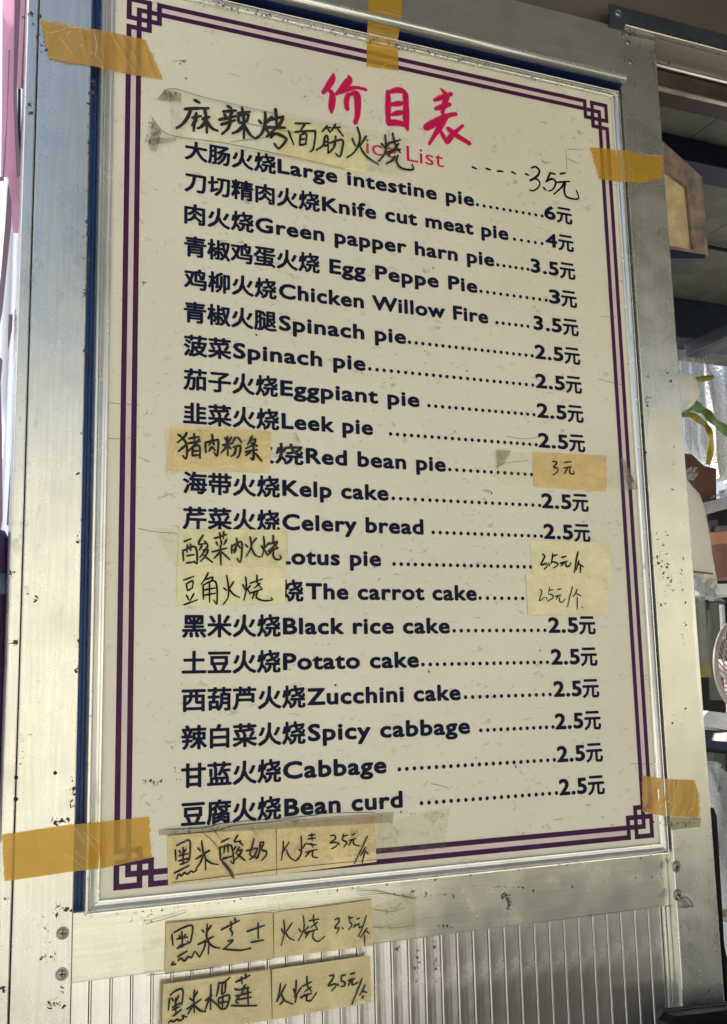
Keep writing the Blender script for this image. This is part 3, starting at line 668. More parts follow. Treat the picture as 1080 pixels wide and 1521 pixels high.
# ------------------------------------------------------------------ packing tapes
def surf(x, z):
    """height of the kiosk front under a tape, bridging the gaps"""
    def lerp(a, b, t): t = max(0, min(1, t)); return a + (b - a) * t
    y = 0.0
    dx = min(x - bx0, bx1 - x); dz = min(bz1 - z, z - bz0)
    d = min(dx, dz)
    if d > 0.004: y = 0
    elif d > -0.012: y = lerp(0, -0.0068, (0.004 - d) / 0.016)
    else: y = -0.0066
    if z > bz1 + 0.014: y = lerp(-0.0066, YB - 0.0045, (z - bz1 - 0.014) / 0.012) if z < zb0 + 0.009 else YB - 0.0002
    return y - 0.0009
def tape(label, wr, top, bot, n=70, mat=M_tape):
    """pts unused corners; top and bot: polylines of photo points, left to right"""
    def at(poly, u):
        L = [0]; 
        for a, b in zip(poly, poly[1:]): L.append(L[-1] + math.hypot(b[0] - a[0], b[1] - a[1]))
        s = u * L[-1]
        for k in range(len(poly) - 1):
            if s <= L[k + 1] + 1e-9:
                t = (s - L[k]) / (L[k + 1] - L[k]); return (poly[k][0] * (1 - t) + poly[k + 1][0] * t, poly[k][1] * (1 - t) + poly[k + 1][1] * t)
        return poly[-1]
    m = 18; v = []; wr = wr or 0.25
    folds = [(random.uniform(.1, .95), random.uniform(0, 1), random.uniform(-1, 1), random.uniform(.1, .35), random.choice((-1, 1))) for _ in range(9)]
    jag = [[random.uniform(-1, 1) for _ in range(m + 1)] for _ in range(2)]
    ph = random.uniform(0, 6)
    for i in range(n + 1):
        a, b = at(top, i / n), at(bot, i / n)
        for j in range(m + 1):
            t = j / m; px, py = a[0] * (1 - t) + b[0] * t, a[1] * (1 - t) + b[1] * t; y = -0.004
            if i in (0, n) and 0 < j < m: px += jag[i // n][j] * 1.3
            for _ in range(5):
                p = P(px, py, y); y = surf(p.x, p.z)
            h = 0.0
            for fu, ft, sl, ln, sg in folds:      # creases: short ridges crossing the tape
                du = (i / n - fu) - sl * 0.12 * (t - ft); q = math.exp(-(du / 0.012) ** 2) * math.exp(-((t - ft) / ln) ** 2); h += q
            y -= wr * (0.0020 * h + 0.0004 * (1 + math.sin(i * .35 + j * 0.3 + ph)))
            v.append(P(px, py, y))
    f = [[i * (m + 1) + j, i * (m + 1) + j + 1, (i + 1) * (m + 1) + j + 1, (i + 1) * (m + 1) + j] for i in range(n) for j in range(m)]
    c = sum((q for q in v), Vector()) / len(v)
    o = MB().add(v, f).make('packing_tape', mat, None, c, smooth=True)
    return tag(o, label, 'tape', 'brown packing tapes holding the board')
tape('wrinkled brown tape across the upper left corner of the board, torn at both ends', 1.4,
     [(60, 28), (100, 36), (140, 43), (180, 51), (216, 59)], [(73, 87), (100, 92), (138, 98), (190, 110), (242, 118)], mat=M_tapew)
tape('brown tape hanging over the top edge of the board above the crimson title', 0.3,
     [(547, -25), (547, 27), (545, 52), (544.5, 98.5)], [(598, -25), (596, 33), (591, 58), (592, 105)])
tape('brown tape on the upper right edge, from the board onto the right post', 0.7,
     [(876.5, 218.5), (935, 224), (955, 230), (985, 232)], [(890, 266), (922, 270), (955, 271.5), (985, 263)])
tape('flat wide brown tape across the lower left corner of the board and the left post', 0.3,
     [(3, 1240), (25, 1237), (106, 1225), (149, 1221), (222, 1213)], [(7, 1309), (60, 1302), (105, 1295), (151, 1290), (225, 1274)])
tape('creased mustard tape on the lower right edge, from the board onto the right post', 1.1,
     [(953, 1152), (990, 1157), (1032, 1159), (1038, 1178)], [(955, 1206), (985, 1212), (1012, 1213), (1041, 1214)], mat=M_tapew)

# ------------------------------------------------------------------ head of the kiosk and an unseen overhead sheet added for shade
def PZ(px, py, Z):
    d = RX * ((px - 540) / F) + RY * (-(py - 760.5) / F) - RZ
    return CAM + d * ((Z - CAM.z) / d.z)
M_fascia = plain('grey brown painted steel', srgb(112, 103, 98), 0.5, 0.2, 0.15, 6, 0.2)
M_angle = plain('blue grey galvanised angle', srgb(88, 96, 108), 0.4, 0.6, 0.2, 20, 0.2)
M_header = aluminium('beige grey header rail', (0.36, 0.33, 0.28, 1), 0.35, 0.6, streak=(2.5, 60, 60), dirt=0.7)
M_maroon = plain('dark maroon track recess', (0.035, 0.018, 0.016, 1), 0.6)  # dark maroon fill of the track recess
M_track = plain('worn brown track', srgb(92, 76, 68), 0.4, 0.4, 0.25, 30, 0.3)
M_bright = aluminium('bright rubbed edge', (0.75, 0.73, 0.68, 1), 0.25, 0.9, dirt=0.9)
MB().box(-0.35, 2.3, 0.006, 0.03, zb1 + 0.0005, 2.70).make('fascia', M_fascia, kiosk)
X1 = 2.3
ang = [P(*q, -0.0165) for q in ((906, 5), (1080, 41), (1080, 65), (928, 33), (927, 44), (906, 39))]
zt = ang[1].z - 0.0; zbm = ang[3].z
ang = [ang[0], Vector((X1, -0.0165, ang[0].z)), Vector((X1, -0.0165, zbm)), ang[3], ang[4], ang[5]]
MB().prism(ang, (0, 0.003, 0)).make('steel_angle', M_angle, kiosk); screw(918.5, 19.5, -0.0168, 0.0035)
MB().box(ang[3].x + 0.0008, X1, -0.0162, 0.02, zbm - 0.0035, zbm - 0.0004, 0.0008).make('header_lip', M_bright, kiosk)
zh0 = P(1000, 84, -0.008).z
MB().box(xr1 - 0.0002, X1, -0.008, 0.04, zh0, zbm - 0.004).make('header_rail', M_header, kiosk)
MB().box(xr0 - 0.001, xr1 - 0.0006, -0.0075, 0.04, zb1 + 0.0015, zbm - 0.004).make('header_rail_end', M_header, kiosk)
MB().box(xr1, X1, 0.022, 0.05, zh0 - 0.03, zh0 - 0.0002).make('track_recess', M_maroon, kiosk)
q = P(1000, 103, 0.012)
MB().tube([(xr1 + 0.001, q.y, q.z), (X1, q.y, q.z)], 0.0024, 8).make('track_lip', M_bright, kiosk, smooth=True)
z2 = P(1000, 133, 0.016).z
MB().box(xr1 + 0.0005, X1, 0.016, 0.0218, z2, q.z - 0.0026).make('lower_track', M_track, kiosk)
MB().box(xr1 + 0.0005, X1, 0.0145, 0.022, z2 - 0.0022, z2 - 0.0002).make('track_edge', M_bright, kiosk)
M_soffit = plain('dark brown canopy sheet', srgb(62, 54, 50), 0.5, 0.1, 0.2, 4)
added_canopy = thing('added_canopy', 'flat brown sheet added out of view for shade and dark reflections on the kiosk', 'added_canopy', (1.2, -0.6, 2.50))  # unseen overhead sheet, added to shade the front and darken its reflections
MB().box(0.12, 3.2, -1.95, 0.004, 2.50, 2.54).make('soffit', M_soffit, added_canopy)
for k in range(5):
    y = -0.3 - 0.36 * k; MB().box(0.12, 3.2, y, y + 0.04, 2.465, 2.4998).make('batten', M_angle, added_canopy)

# ------------------------------------------------------------------ room behind the opening right of the post
ZC = 2.42
M_ceil = plain('scratched grey ceiling sheet', srgb(118, 120, 110), 0.45, 0.3, 0.2, 18, 0.3)
M_navy = plain('navy painted steel', srgb(30, 40, 62), 0.4, 0.3, 0.2, 20, 0.1)
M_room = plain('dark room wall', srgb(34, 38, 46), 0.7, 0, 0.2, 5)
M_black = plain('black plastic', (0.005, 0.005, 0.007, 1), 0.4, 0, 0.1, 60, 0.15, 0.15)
M_ply = plain('pale plywood face', srgb(218, 198, 152), 0.6, 0, 0.18, 40, 0.3)
M_plyedge = plain('weathered grey brown plywood', srgb(150, 134, 120), 0.7, 0, 0.3, 45, 0.4)
M_card = plain('brown cardboard', srgb(98, 68, 54), 0.75, 0, 0.12, 14, 0.1)
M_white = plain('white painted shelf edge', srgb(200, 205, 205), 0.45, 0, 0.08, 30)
M_bag = plain('off white paper bag', srgb(226, 222, 208), 0.6, 0, 0.08, 8, 0.3)
M_orange = plain('orange brown plastic tub', srgb(134, 92, 72), 0.4, 0, 0.1, 20)
M_film = film_mat('crumpled clear polythene', (0.93, 0.94, 0.94, 1), 0.30, 0.0, 0.12, (0.62, 0.64, 0.64, 1), 1.6)
shell = thing('back_room', 'dark back room of the kiosk seen through the opening beside the post', 'room', (1.4, 1.2, 0))
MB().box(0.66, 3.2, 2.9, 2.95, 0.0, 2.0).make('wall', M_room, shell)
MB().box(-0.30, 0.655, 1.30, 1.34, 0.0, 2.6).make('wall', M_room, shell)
yb = PZ(1040, 447, ZC).y
x_ = 0.40
while x_ < 3.1:
    MB().box(x_, x_ + 0.298, 0.06, yb + 0.42, ZC, ZC + 0.02).make('ceiling_panel', M_ceil, shell); x_ += 0.30
MB().box(0.4, 3.2, 0.06, yb + 0.42, ZC + 0.021, ZC + 0.05).make('ceiling_backing', M_dark, shell)
ya = PZ(1040, 208, ZC).y; za = P(1040, 243, ya).z
MB().box(0.5, 3.1, ya, ya + 0.06, za, ZC - 0.001, 0.003).make('ceiling_beam', M_navy, shell)
yb = PZ(1040, 447, ZC).y; zb_ = P(1040, 505, yb).z
MB().box(0.5, 3.1, yb, yb + 0.08, zb_, ZC - 0.001, 0.003).make('ceiling_beam', M_navy, shell)
q = P(1022, 506, yb - 0.02); q2 = P(1030, 528, yb - 0.02)
MB().box(q.x, q.x + 0.05, 0.5, yb - 0.004, q2.z, q.z, 0.004).make('side_beam', M_angle, shell)
q = P(1002, 357, 0.9)
MB().tube([P(996, 356, PZ(996, 356, ZC - .008).y), PZ(1090, 374, ZC - .008)], 0.004, 6).make('joint_line', M_black, shell)  # dark ceiling joint drawn as a thin tube

# plywood bracket behind the post
yk = 0.10
brk = thing('plywood_bracket', 'chamfered plywood bracket with a pale inner face fixed behind the right post', 'bracket', P(1020, 372, yk))
o1 = [P(*q, yk) for q in ((985, 210), (1043, 263), (1052, 376), (1030, 372), (1021, 277), (985, 250))]
MB().prism(o1, (0, 0.06, 0)).make('side_board', M_plyedge, brk)
o2 = [P(*q, yk + 0.006) for q in ((980, 247), (992, 256), (1020.5, 278), (1029.5, 371), (980, 362))]
MB().prism(o2, (0, 0.05, 0)).make('face_board', M_ply, brk)
o3 = [P(*q, yk - 0.003) for q in ((980, 362), (1052, 375), (1052, 379), (980, 367))]
MB().prism(o3, (0, 0.07, 0)).make('bottom_board', M_plyedge, brk)
MB().prism([P(*q, yk - 0.0028) for q in ((980, 367.5), (1049, 378.5), (1046, 384), (980, 384))], (0, 0.10, 0)).make('underside_shade', M_navy, brk)  # dark piece standing in for the shade under the bracket

def cloth(name, label, cat, quad, Y, mat, nx=30, ny=16, amp=0.02, folds=6, noise=0.3, edge=0.0, loc=None):
    """hanging sheet with folds; quad = photo corners TL TR BR BL on depth Y"""
    v = []; ph = random.uniform(0, 6)
    for j in range(ny + 1):
        for i in range(nx + 1):
            u, t = i / nx, j / ny
            px = (quad[0][0] * (1 - u) + quad[1][0] * u) * (1 - t) + (quad[3][0] * (1 - u) + quad[2][0] * u) * t
            py = (quad[0][1] * (1 - u) + quad[1][1] * u) * (1 - t) + (quad[3][1] * (1 - u) + quad[2][1] * u) * t
            p = P(px, py, Y); w_ = math.sin(u * folds * 6.28 + ph + 0.6 * math.sin(t * 4 + ph))
            p.y += amp * (w_ + noise * math.sin(t * 9 + u * 14) + noise * random.uniform(-1, 1) * 0.3)
            if edge and i in (0, nx): p.x += edge * random.uniform(-1, 1)
            if edge and j in (0, ny): p.z += edge * random.uniform(-1, 1)
            v.append(p)
    f = [[j * (nx + 1) + i, (j + 1) * (nx + 1) + i, (j + 1) * (nx + 1) + i + 1, j * (nx + 1) + i + 1] for j in range(ny) for i in range(nx)]
    n = len(v); v2 = [p + Vector((0, 0.0006, 0)) for p in v]; f2 = [[a + n for a in reversed(q)] for q in f]
    b = P((quad[2][0] + quad[3][0]) / 2, (quad[2][1] + quad[3][1]) / 2, Y)
    o = MB().add(v + v2, f + f2).make(name, mat, None, b, smooth=True)
    return tag(o, label, cat)

def foil():
    m = NM('embossed silver foil'); v = m.n('ShaderNodeTexVoronoi'); v.inputs['Scale'].default_value = 110; m.l(m.co, v.inputs['Vector'])
    m.set(Base_Color=(0.92, 0.94, 0.96, 1), Metallic=0.35, Roughness=0.28); m.bump(v.outputs['Distance'], 0.9, 0.004); return m.m
cloth('foil_curtain', 'silver embossed foil curtain hanging deep inside the opening', 'curtain', ((1040, 528), (1150, 505), (1150, 730), (1060, 712)), 1.5, foil(), 60, 20, 0.03, 5, 0.1)
cloth('polythene_sheet', 'grey clear polythene sheet hanging left of the foil curtain', 'plastic sheet', ((1000, 505), (1048, 520), (1058, 690), (1008, 680)), 1.15, M_film, 30, 20, 0.02, 4, 0.3)
def strap(label, pts, hw, Y, col):
    mb = MB(); c = cr([(p[0], p[1]) for p in pts], 6); n = len(c); v = []
    for k, q in enumerate(c):
        p = P(q[0], q[1], Y + 0.01 * math.sin(k * 0.7)); a = P(*c[min(k + 1, n - 1)], Y) - P(*c[max(k - 1, 0)], Y); a.y = 0; a.normalize()
        s_ = Vector((-a.z, 0.15, a.x)) * hw * (1 + 0.2 * math.sin(k)); v += [p + s_, p + Vector((0, -0.002, 0)), p - s_, p - s_ + Vector((0, .001, 0)), p + s_ + Vector((0, .001, 0))]
    f = [[5 * k + a, 5 * k + (a + 1) % 5, 5 * k + 5 + (a + 1) % 5, 5 * k + 5 + a] for k in range(n - 1) for a in range(5)]
    o = mb.add(v, f + [[0, 1, 2, 3, 4], [5 * (n - 1) + a for a in (4, 3, 2, 1, 0)]]).make('plastic_strap', plain('strap ' + label[:8], col, 0.35, 0, 0.2, 90, 0.3), None, P(*pts[0], Y))
    tag(o, label, 'strap', 'plastic straps behind the post')
strap('olive green flat plastic strap, upper one behind the right post', [(1010, 568), (1035, 564), (1060, 560)], 0.0065, 0.9, srgb(150, 160, 50))
strap('wide grass green plastic strap running right past the foil', [(1008, 613), (1030, 603), (1048, 612), (1066, 630), (1095, 650)], 0.0125, 0.85, srgb(120, 160, 95))
strap('yellow plastic strap drooping down to the cardboard box', [(1008, 613), (1030, 618), (1050, 634), (1057, 655), (1052, 690)], 0.0085, 0.88, srgb(190, 175, 45))
BUNDLE = o = thing('paper_bundle', None, None, P(1010, 616, 0.30))
tag(o, 'small pale pinkish bundle poking out behind the right post', 'bundle')

def solid(name, label, cat, pts, d, mat, bev=0.0):
    """prism from (px, py, Y) corners pushed by d"""
    v = [P(a, b, y) for a, b, y in pts]; mb = MB().prism(v, d); o = mb.make(name, mat, None, sum(v, Vector()) / len(v))
    return tag(o, label, cat)
solid('cardboard_box', 'open brown cardboard box on the upper shelf', 'box', [(1006, 672, .95), (1028, 675, .95), (1046, 692, .95), (1064, 696, .95), (1064, 742, .95), (1006, 748, .95)], (0.02, 0.18, 0.0), M_card)
cloth('polythene_scrap', 'crumpled clear polythene lying against the cardboard box', 'plastic sheet', ((1016, 696), (1036, 694), (1032, 714), (1018, 712)), 0.92, M_film, 10, 8, 0.008, 2, 1.0, 0.003)
cloth('polythene_scrap', 'crumpled clear polythene lying right of the cardboard box', 'plastic sheet', ((1062, 735), (1090, 722), (1090, 738), (1062, 738)), 0.92, M_film, 10, 8, 0.01, 2, 1.0, 0.004)
shelf = thing('storage_shelf', 'dark shelf unit with pale shelf edges inside the opening', 'shelf', P(1080, 1100, 1.0))
def board_px(nm, pts, d, mat): MB().prism([P(a, b, y) for a, b, y in pts], d).make(nm, mat, shelf)
board_px('shelf_board', [(1020, 750, 1.15), (1100, 733, .85), (1100, 750, .85), (1020, 768, 1.15)], (0.05, 0.35, 0), M_white)
board_px('shelf_board', [(1055, 868, 1.0), (1100, 866, .9), (1100, 884, .9), (1055, 882, 1.0)], (0.05, 0.35, 0), M_white)
board_px('shelf_board', [(1030, 1084, 1.0), (1100, 1092, .9), (1100, 1118, .9), (1030, 1105, 1.0)], (0.05, 0.35, 0), M_navy)
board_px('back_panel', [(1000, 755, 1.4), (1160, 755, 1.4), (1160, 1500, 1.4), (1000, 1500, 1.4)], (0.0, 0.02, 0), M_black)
board_px('glass_panel', [(1054, 895, 1.2), (1075, 895, 1.2), (1078, 1040, 1.2), (1058, 1040, 1.2)], (0.0, 0.01, 0), plain('dark green glass', srgb(30, 44, 44), 0.08, 0, 0.1))
board_px('upright', [(1072, 898, 1.15), (1076, 898, 1.15), (1079, 950, 1.15), (1075, 950, 1.15)], (0.0, 0.01, 0), M_white)
# orange tub
c = P(1082, 860, 0.86); k = (c - CAM).length / F
tub = thing('plastic_tub', 'orange brown plastic tub with a ridged lid and dark red label', 'tub', c)
MB().lathe([(0, 0), (27 * k, 0), (30 * k, 46 * k), (0, 46 * k)], c, 'Z', 40).make('body', M_orange, tub, smooth=False)
MB().lathe([(0, 64 * k), (30 * k, 64 * k), (33 * k, 62 * k), (33 * k, 50 * k), (31 * k, 48 * k), (31 * k, 46.2 * k), (0, 46.2 * k)], c, 'Z', 40).make('lid', plain('tan plastic lid', srgb(196, 138, 100), 0.35), tub)
mb = MB()
for (a, z0, z1, wd) in ((-2.05, 32, 38, .12), (-2.05, 26, 29, .12), (-1.75, 24, 29, .2), (-1.8, 16, 21, .22), (-2.0, 8, 18, .10), (-1.6, 4, 14, .3)):
    v = []
    for q in range(5):
        an = a + wd * (q / 4 - .5) * 2
        for z in (z0, z1):
            r = (27 + 3 * z / 46 + .7) * k; v.append(c + Vector((r * math.cos(an), r * math.sin(an), z * k)))
    mb.add(v, [[2 * q, 2 * q + 2, 2 * q + 3, 2 * q + 1] for q in range(4)])
mb.make('label_print', plain('dark red print', srgb(90, 30, 30), 0.5), tub)
# paper bag hung on the post's inner edge
bag = thing('paper_bag', 'long pale paper bag in clear plastic hanging behind the right post', 'bag', P(1040, 896, 0.06))
def puff(nm, pts, Y, d, mat, par, n=10):
    v0 = [P(a, b, Y) for a, b in pts]; cen = sum(v0, Vector()) / len(v0); m = len(v0); v = []; f = []
    for s_, sc_ in ((0.0, 1.0), (0.5, 0.93), (0.85, 0.7), (1.0, 0.35)):
        for q in v0: p = cen + (q - cen) * sc_; p.y = Y - d * s_ + random.uniform(-1, 1) * d * 0.05; v.append(p)
    for a in range(3):
        for b in range(m): f.append([a * m + b, a * m + (b + 1) % m, (a + 1) * m + (b + 1) % m, (a + 1) * m + b])
    f.append([3 * m + b for b in range(m)]); f.append([b for b in range(m - 1, -1, -1)])
    return MB().add(v, f).make(nm, mat, par, smooth=True)
puff('wrap', [(1000, 552), (1008, 553), (1014, 558), (1019, 566), (1023, 575), (1025, 586), (1025, 597), (1022, 606), (1014, 612), (1000, 616)], 0.30, 0.03, M_bag, BUNDLE)
puff('sleeve', [(1012, 704), (1022, 716), (1034, 730), (1040, 745), (1046, 775), (1052, 806), (1056, 840), (1062, 872), (1058, 884), (1044, 884), (1030, 876), (1020, 840), (1012, 780)], 0.075, 0.012, M_bag, bag)
MB().prism([P(*q, 0.061) for q in ((1020, 846), (1059, 851), (1060, 853), (1020, 849))], (0, 0.002, 0)).make('fold', M_plyedge, bag)
cl = cloth('bag_film', None, None, ((1024, 852), (1062, 862), (1068, 893), (1026, 890)), 0.066, M_film, 16, 12, 0.006, 3, 1.0, 0.002)
cl.location = cl.location - bag.location; cl.parent = bag
# canister
c = P(1045, 1006, 0.75); k = (c - CAM).length / F
can = thing('canister', 'grey green canister with a yellow foot beside the right post', 'canister', c)
MB().lathe([(0, 112 * k), (9 * k, 112 * k), (10 * k, 108 * k), (10 * k, 16 * k), (0, 16 * k)], c, 'Z', 24).make('body', plain('grey green glazed tin', srgb(118, 128, 108), 0.25), can, smooth=False)
MB().lathe([(0, 15.8 * k), (10.5 * k, 15.8 * k), (10.5 * k, 0), (0, 0)], c, 'Z', 24).make('foot', plain('yellow foot', srgb(140, 130, 40), 0.35), can)
# fan
fc = P(1101, 990, 0.80); k = (fc - CAM).length / F; R_ = 61 * k
fan = thing('desk_fan', 'white round desk fan with a swirled wire guard at the right edge', 'fan', fc - Vector((0, 0, R_ * 1.6)))
nrm = Vector((0.28, -0.96, 0)).normalized(); ax = Vector((0, 0, 1)).cross(nrm).normalized(); az = Vector((0, 0, 1))
M_fan = plain('greyish white fan plastic', srgb(190, 178, 178), 0.35, 0, 0.08)
def ring(nm, r, tr, off=0.0, m=M_fan):
    pts = [fc + ax * math.cos(a) * r + az * math.sin(a) * r + nrm * off for a in [2 * math.pi * q / 48 for q in range(49)]]
    MB().tube(pts, tr, 8, False).make(nm, m, fan, smooth=True)
ring('guard_ring', R_, 4 * k); ring('guard_ring', R_ * 0.86, 1.2 * k, 0.01); ring('guard_ring', R_ * 0.25, 1.5 * k, 0.018)
w0 = MB()
for q in range(44):
    a = 2 * math.pi * q / 44
    w0.tube([fc + (ax * math.cos(a + .9 * t) + az * math.sin(a + .9 * t)) * R_ * (1 - .75 * t) + nrm * (0.004 + 0.016 * math.sin(t * 1.57)) for t in [z / 6 for z in range(7)]], 0.9 * k, 5, False)
w0.make('guard_wires', M_fan, fan)['kind'] = 'stuff'
bl = MB()
for q in range(3):
    a = 2.09 * q
    bl.prism([fc + (ax * math.cos(a + b) + az * math.sin(a + b)) * R_ * r - nrm * (0.01 + 0.01 * b) for r, b in ((.2, 0), (.75, -.25), (.8, .3), (.6, .75), (.2, .6))], nrm * -0.002)
bl.make('blades', plain('smoky fan blades', srgb(70, 76, 78), 0.3), fan)
MB().lathe([(0, .03), (R_ * .24, .024), (R_ * .26, -.05), (0, -.05)], fc, 'Y', 24).make('motor', M_fan, fan)
MB().tube([fc - nrm * .03, fc - nrm * .03 - az * R_ * 1.3, fc - az * R_ * 1.6], .012, 10).make('stem', M_fan, fan)
MB().lathe([(0, .02), (R_ * .7, .014), (R_ * .75, 0), (0, 0)], fc - az * R_ * 1.62, 'Z', 32).make('base', M_fan, fan)
solid('white_tray', 'white cardboard tray on the lower dark shelf', 'tray', [(1046, 1062, .85), (1052, 1056, .85), (1100, 1062, .80), (1100, 1088, .80), (1043, 1078, .85)], (0.02, 0.16, 0), M_white)
cloth('polythene_bag', 'large clear polythene bag hanging low beside the right post', 'plastic bag', ((1040, 1122), (1082, 1150), (1120, 1345), (1068, 1350)), 0.16, M_film, 24, 24, 0.014, 4, 0.7, 0.002)
solid('black_strip', 'narrow black strip close behind the right post', 'upright', [(1040, 1196, .06), (1060, 1200, .06), (1065, 1212, .06), (1083, 1530, .06), (1050, 1530, .06)], (0, 0.02, 0), M_black)  # plain black strip beside the post
solid('beige_panel', 'beige panel behind the black strip at the right edge', 'panel', [(1060, 1180, .6), (1130, 1180, .6), (1130, 1366, .6), (1066, 1366, .6)], (0, 0.03, 0), plain('beige laminate', srgb(165, 155, 135), 0.5))
c = P(1096, 1420, 0.4); k = (c - CAM).length / F
MBc = MB().lathe([(0, 0), (14 * k, 0), (19 * k, 44 * k), (17.5 * k, 44 * k), (13 * k, 2 * k), (0, 2 * k)], c, 'Z', 28).make('white_cup', M_white, None, c)
tag(MBc, 'white cup just showing at the lower right edge', 'cup')
tr = [P(a, b, -0.035) for a, b in ((975, 1512), (983, 1501), (1072, 1491), (1130, 1486), (1130, 1560), (1010, 1560))]
tray = thing('black_counter', 'black counter with a corner before the right post foot, unseen rest added for dark reflections', 'counter', tr[0])
zt_ = tr[2].z; ct = [tr[0], tr[1], tr[2], tr[3], Vector((2.2, -0.035, zt_)), Vector((2.2, -0.035, 0.9)), Vector((tr[0].x + 0.02, -0.035, 0.9))]
MB().prism(ct, (0.0, -0.02, 0)).make('side', M_black, tray)
MB().box(0.62, 2.2, -0.85, -0.056, zt_ - 0.03, zt_ - 0.005).make('top', M_black, tray)  # unseen top, added so the ribbed sheet reflects something dark
MB().box(0.64, 2.2, -0.84, -0.80, 0.0, zt_ - 0.031).make('front_panel', M_black, tray)
MB().tube([tr[0] + Vector((0, -.001, 0)), tr[1] + Vector((0, -.001, 0)), tr[2] + Vector((0, -.001, 0)), tr[3]], 0.0022, 8).make('rim', plain('worn black rim', (0.03, 0.03, 0.03, 1), 0.3), tray, smooth=True)
wr = MB()
wp = [(1006, 1330), (1010, 1336), (1015, 1334), (1020, 1333), (1029, 1343), (1027, 1347), (1018, 1339), (1013, 1341), (1016, 1348), (1023, 1347), (1028, 1345)]
wr.tube([Vector(q) for q in cr([tuple(P(a, b, YP - 0.004 - 0.001 * (i % 2))) for i, (a, b) in enumerate(wp)], 4)], 0.0008, 6)
tag(wr.make('twisted_wire', M_screw, None, P(1018, 1348, YP), smooth=True), 'short twisted wire caught on the lower right screw', 'wire')

# ------------------------------------------------------------------ left of the post: pale plastic curtain strips
def sheer(name, col, k=0.55):
    m = NM(name); tl = m.n('ShaderNodeBsdfTranslucent'); tl.inputs[0].default_value = col
    m.set(Base_Color=col, Roughness=0.3); m.bump(m.noise(30, 3), 0.2, 0.001)
    mx = m.n('ShaderNodeMixShader'); mx.inputs[0].default_value = k
    m.l(m.b.outputs[0], mx.inputs[1]); m.l(tl.outputs[0], mx.inputs[2]); m.l(mx.outputs[0], m.out.inputs[0]); return m.m
wht = sheer('milky white curtain plastic', (0.84, 0.87, 0.92, 1))
pnk = sheer('pink tinted curtain plastic', srgb(236, 200, 220))
mau = plain('mauve grey curtain fold', srgb(140, 116, 134), 0.35, 0, 0.1, 6)
nvy = plain('dark gap lining', srgb(38, 38, 70), 0.5)
cloth('plastic_curtain', 'milky white plastic curtain at the far left edge', 'curtain', ((-160, -60), (60, -60), (20, 900), (-160, 900)), 0.12, wht, 24, 10, 0.012, 5, 0.2)
ST = [('pink curtain strip, broad, at the upper left edge', pnk, [(4, -30), (25, -30), (22, 130), (25, 262), (30, 300), (16, 300), (12, 262), (2, 262)], .05),
 ('thin mauve curtain edge at the upper left beside the broad pink strip', mau, [(13, 74), (15, 74), (10, 200), (6, 268), (-6, 268), (-6, 264), (4, 262), (10, 180)], .044),
 ('grey mauve curtain strip bulging between the pink strips', mau, [(22, -30), (33, -30), (25, 130), (27, 200), (32, 258), (25, 262), (20, 150)], .043),
 ('narrow pink curtain strip hanging right of the grey mauve one', pnk, [(32, -30), (39, -30), (31, 131), (25, 130)], .036),
 ('mauve curtain strip touching the white post edge', mau, [(39, -30), (43, -30), (37, 131), (31, 130)], .037),
 ('dark navy sliver between curtain strips at upper left', nvy, [(27, 131), (31, 131), (31, 200), (33, 258), (29, 250), (26, 190)], .046),
 ('pink curtain tail hanging below the upper left strips', pnk, [(16, 255), (31, 255), (33, 300), (28, 345), (20, 345), (16, 310)], .047),
 ('curved mauve curtain fold sweeping down to the left edge', mau, [(12, 270), (17, 300), (17, 330), (10, 400), (4, 460), (-6, 520), (-8, 500), (2, 400), (8, 330)], .045),
 ('short grey curtain scrap hanging in the middle of the left edge', mau, [(13, 467), (19, 467), (18, 490), (12, 522), (12, 500)], .046),
 ('long thin mauve curtain line beside the post in the middle', mau, [(28, 345), (31, 255), (30, 370), (27, 370)], .04),
 ('lower thin mauve curtain line beside the post', mau, [(22, 460), (26, 460), (23, 560), (18, 690), (13, 780), (10, 780), (16, 680), (20, 560)], .041),
 ('lowest dark mauve curtain wisp at the left edge', mau, [(0, 530), (4, 535), (1, 570), (3, 640), (4, 770), (0, 790), (-6, 780), (-6, 600)], .05)]
for lb_, m_, pts, y in ST:
    v = [P(a, b, y) for a, b in pts]
    tag(MB().prism(v, (0, 0.0015, 0)).make('curtain_strip', m_, None, sum(v, Vector()) / len(v)), lb_, 'curtain strip', 'plastic curtain strips left of the post')
v = [P(a, b, 0.004) for a, b in ((41.5, -30), (48, -30), (35, 300), (25, 600), (15.5, 790), (12.5, 790), (22, 600), (31, 300))]
tag(MB().prism(v, (0, 0.002, 0)).make('white_edge_strip', wht, None, sum(v, Vector()) / len(v)), 'bright white edge strip running down the outside of the left post', 'edge strip')
M_purple = plain('dark purple padding', srgb(62, 34, 84), 0.5, 0, 0.15, 10)
pp = thing('padded_pole', 'dark purple padded pole with a blue grey band at the left edge', 'pole', P(-10, 1170, 0.03))
MB().tube([P(-14, 786, 0.05), P(-12, 792, 0.05), P(-12, 800, 0.05), P(-22, 1250, 0.05)], [0.004, 0.012, 0.0145, 0.0145], 20).make('padding', M_purple, pp, smooth=True)
MB().tube([P(-13, 853, 0.05), P(-13.7, 884, 0.05)], 0.0150, 20).make('band', plain('blue grey band', srgb(92, 104, 128), 0.5), pp, smooth=True)

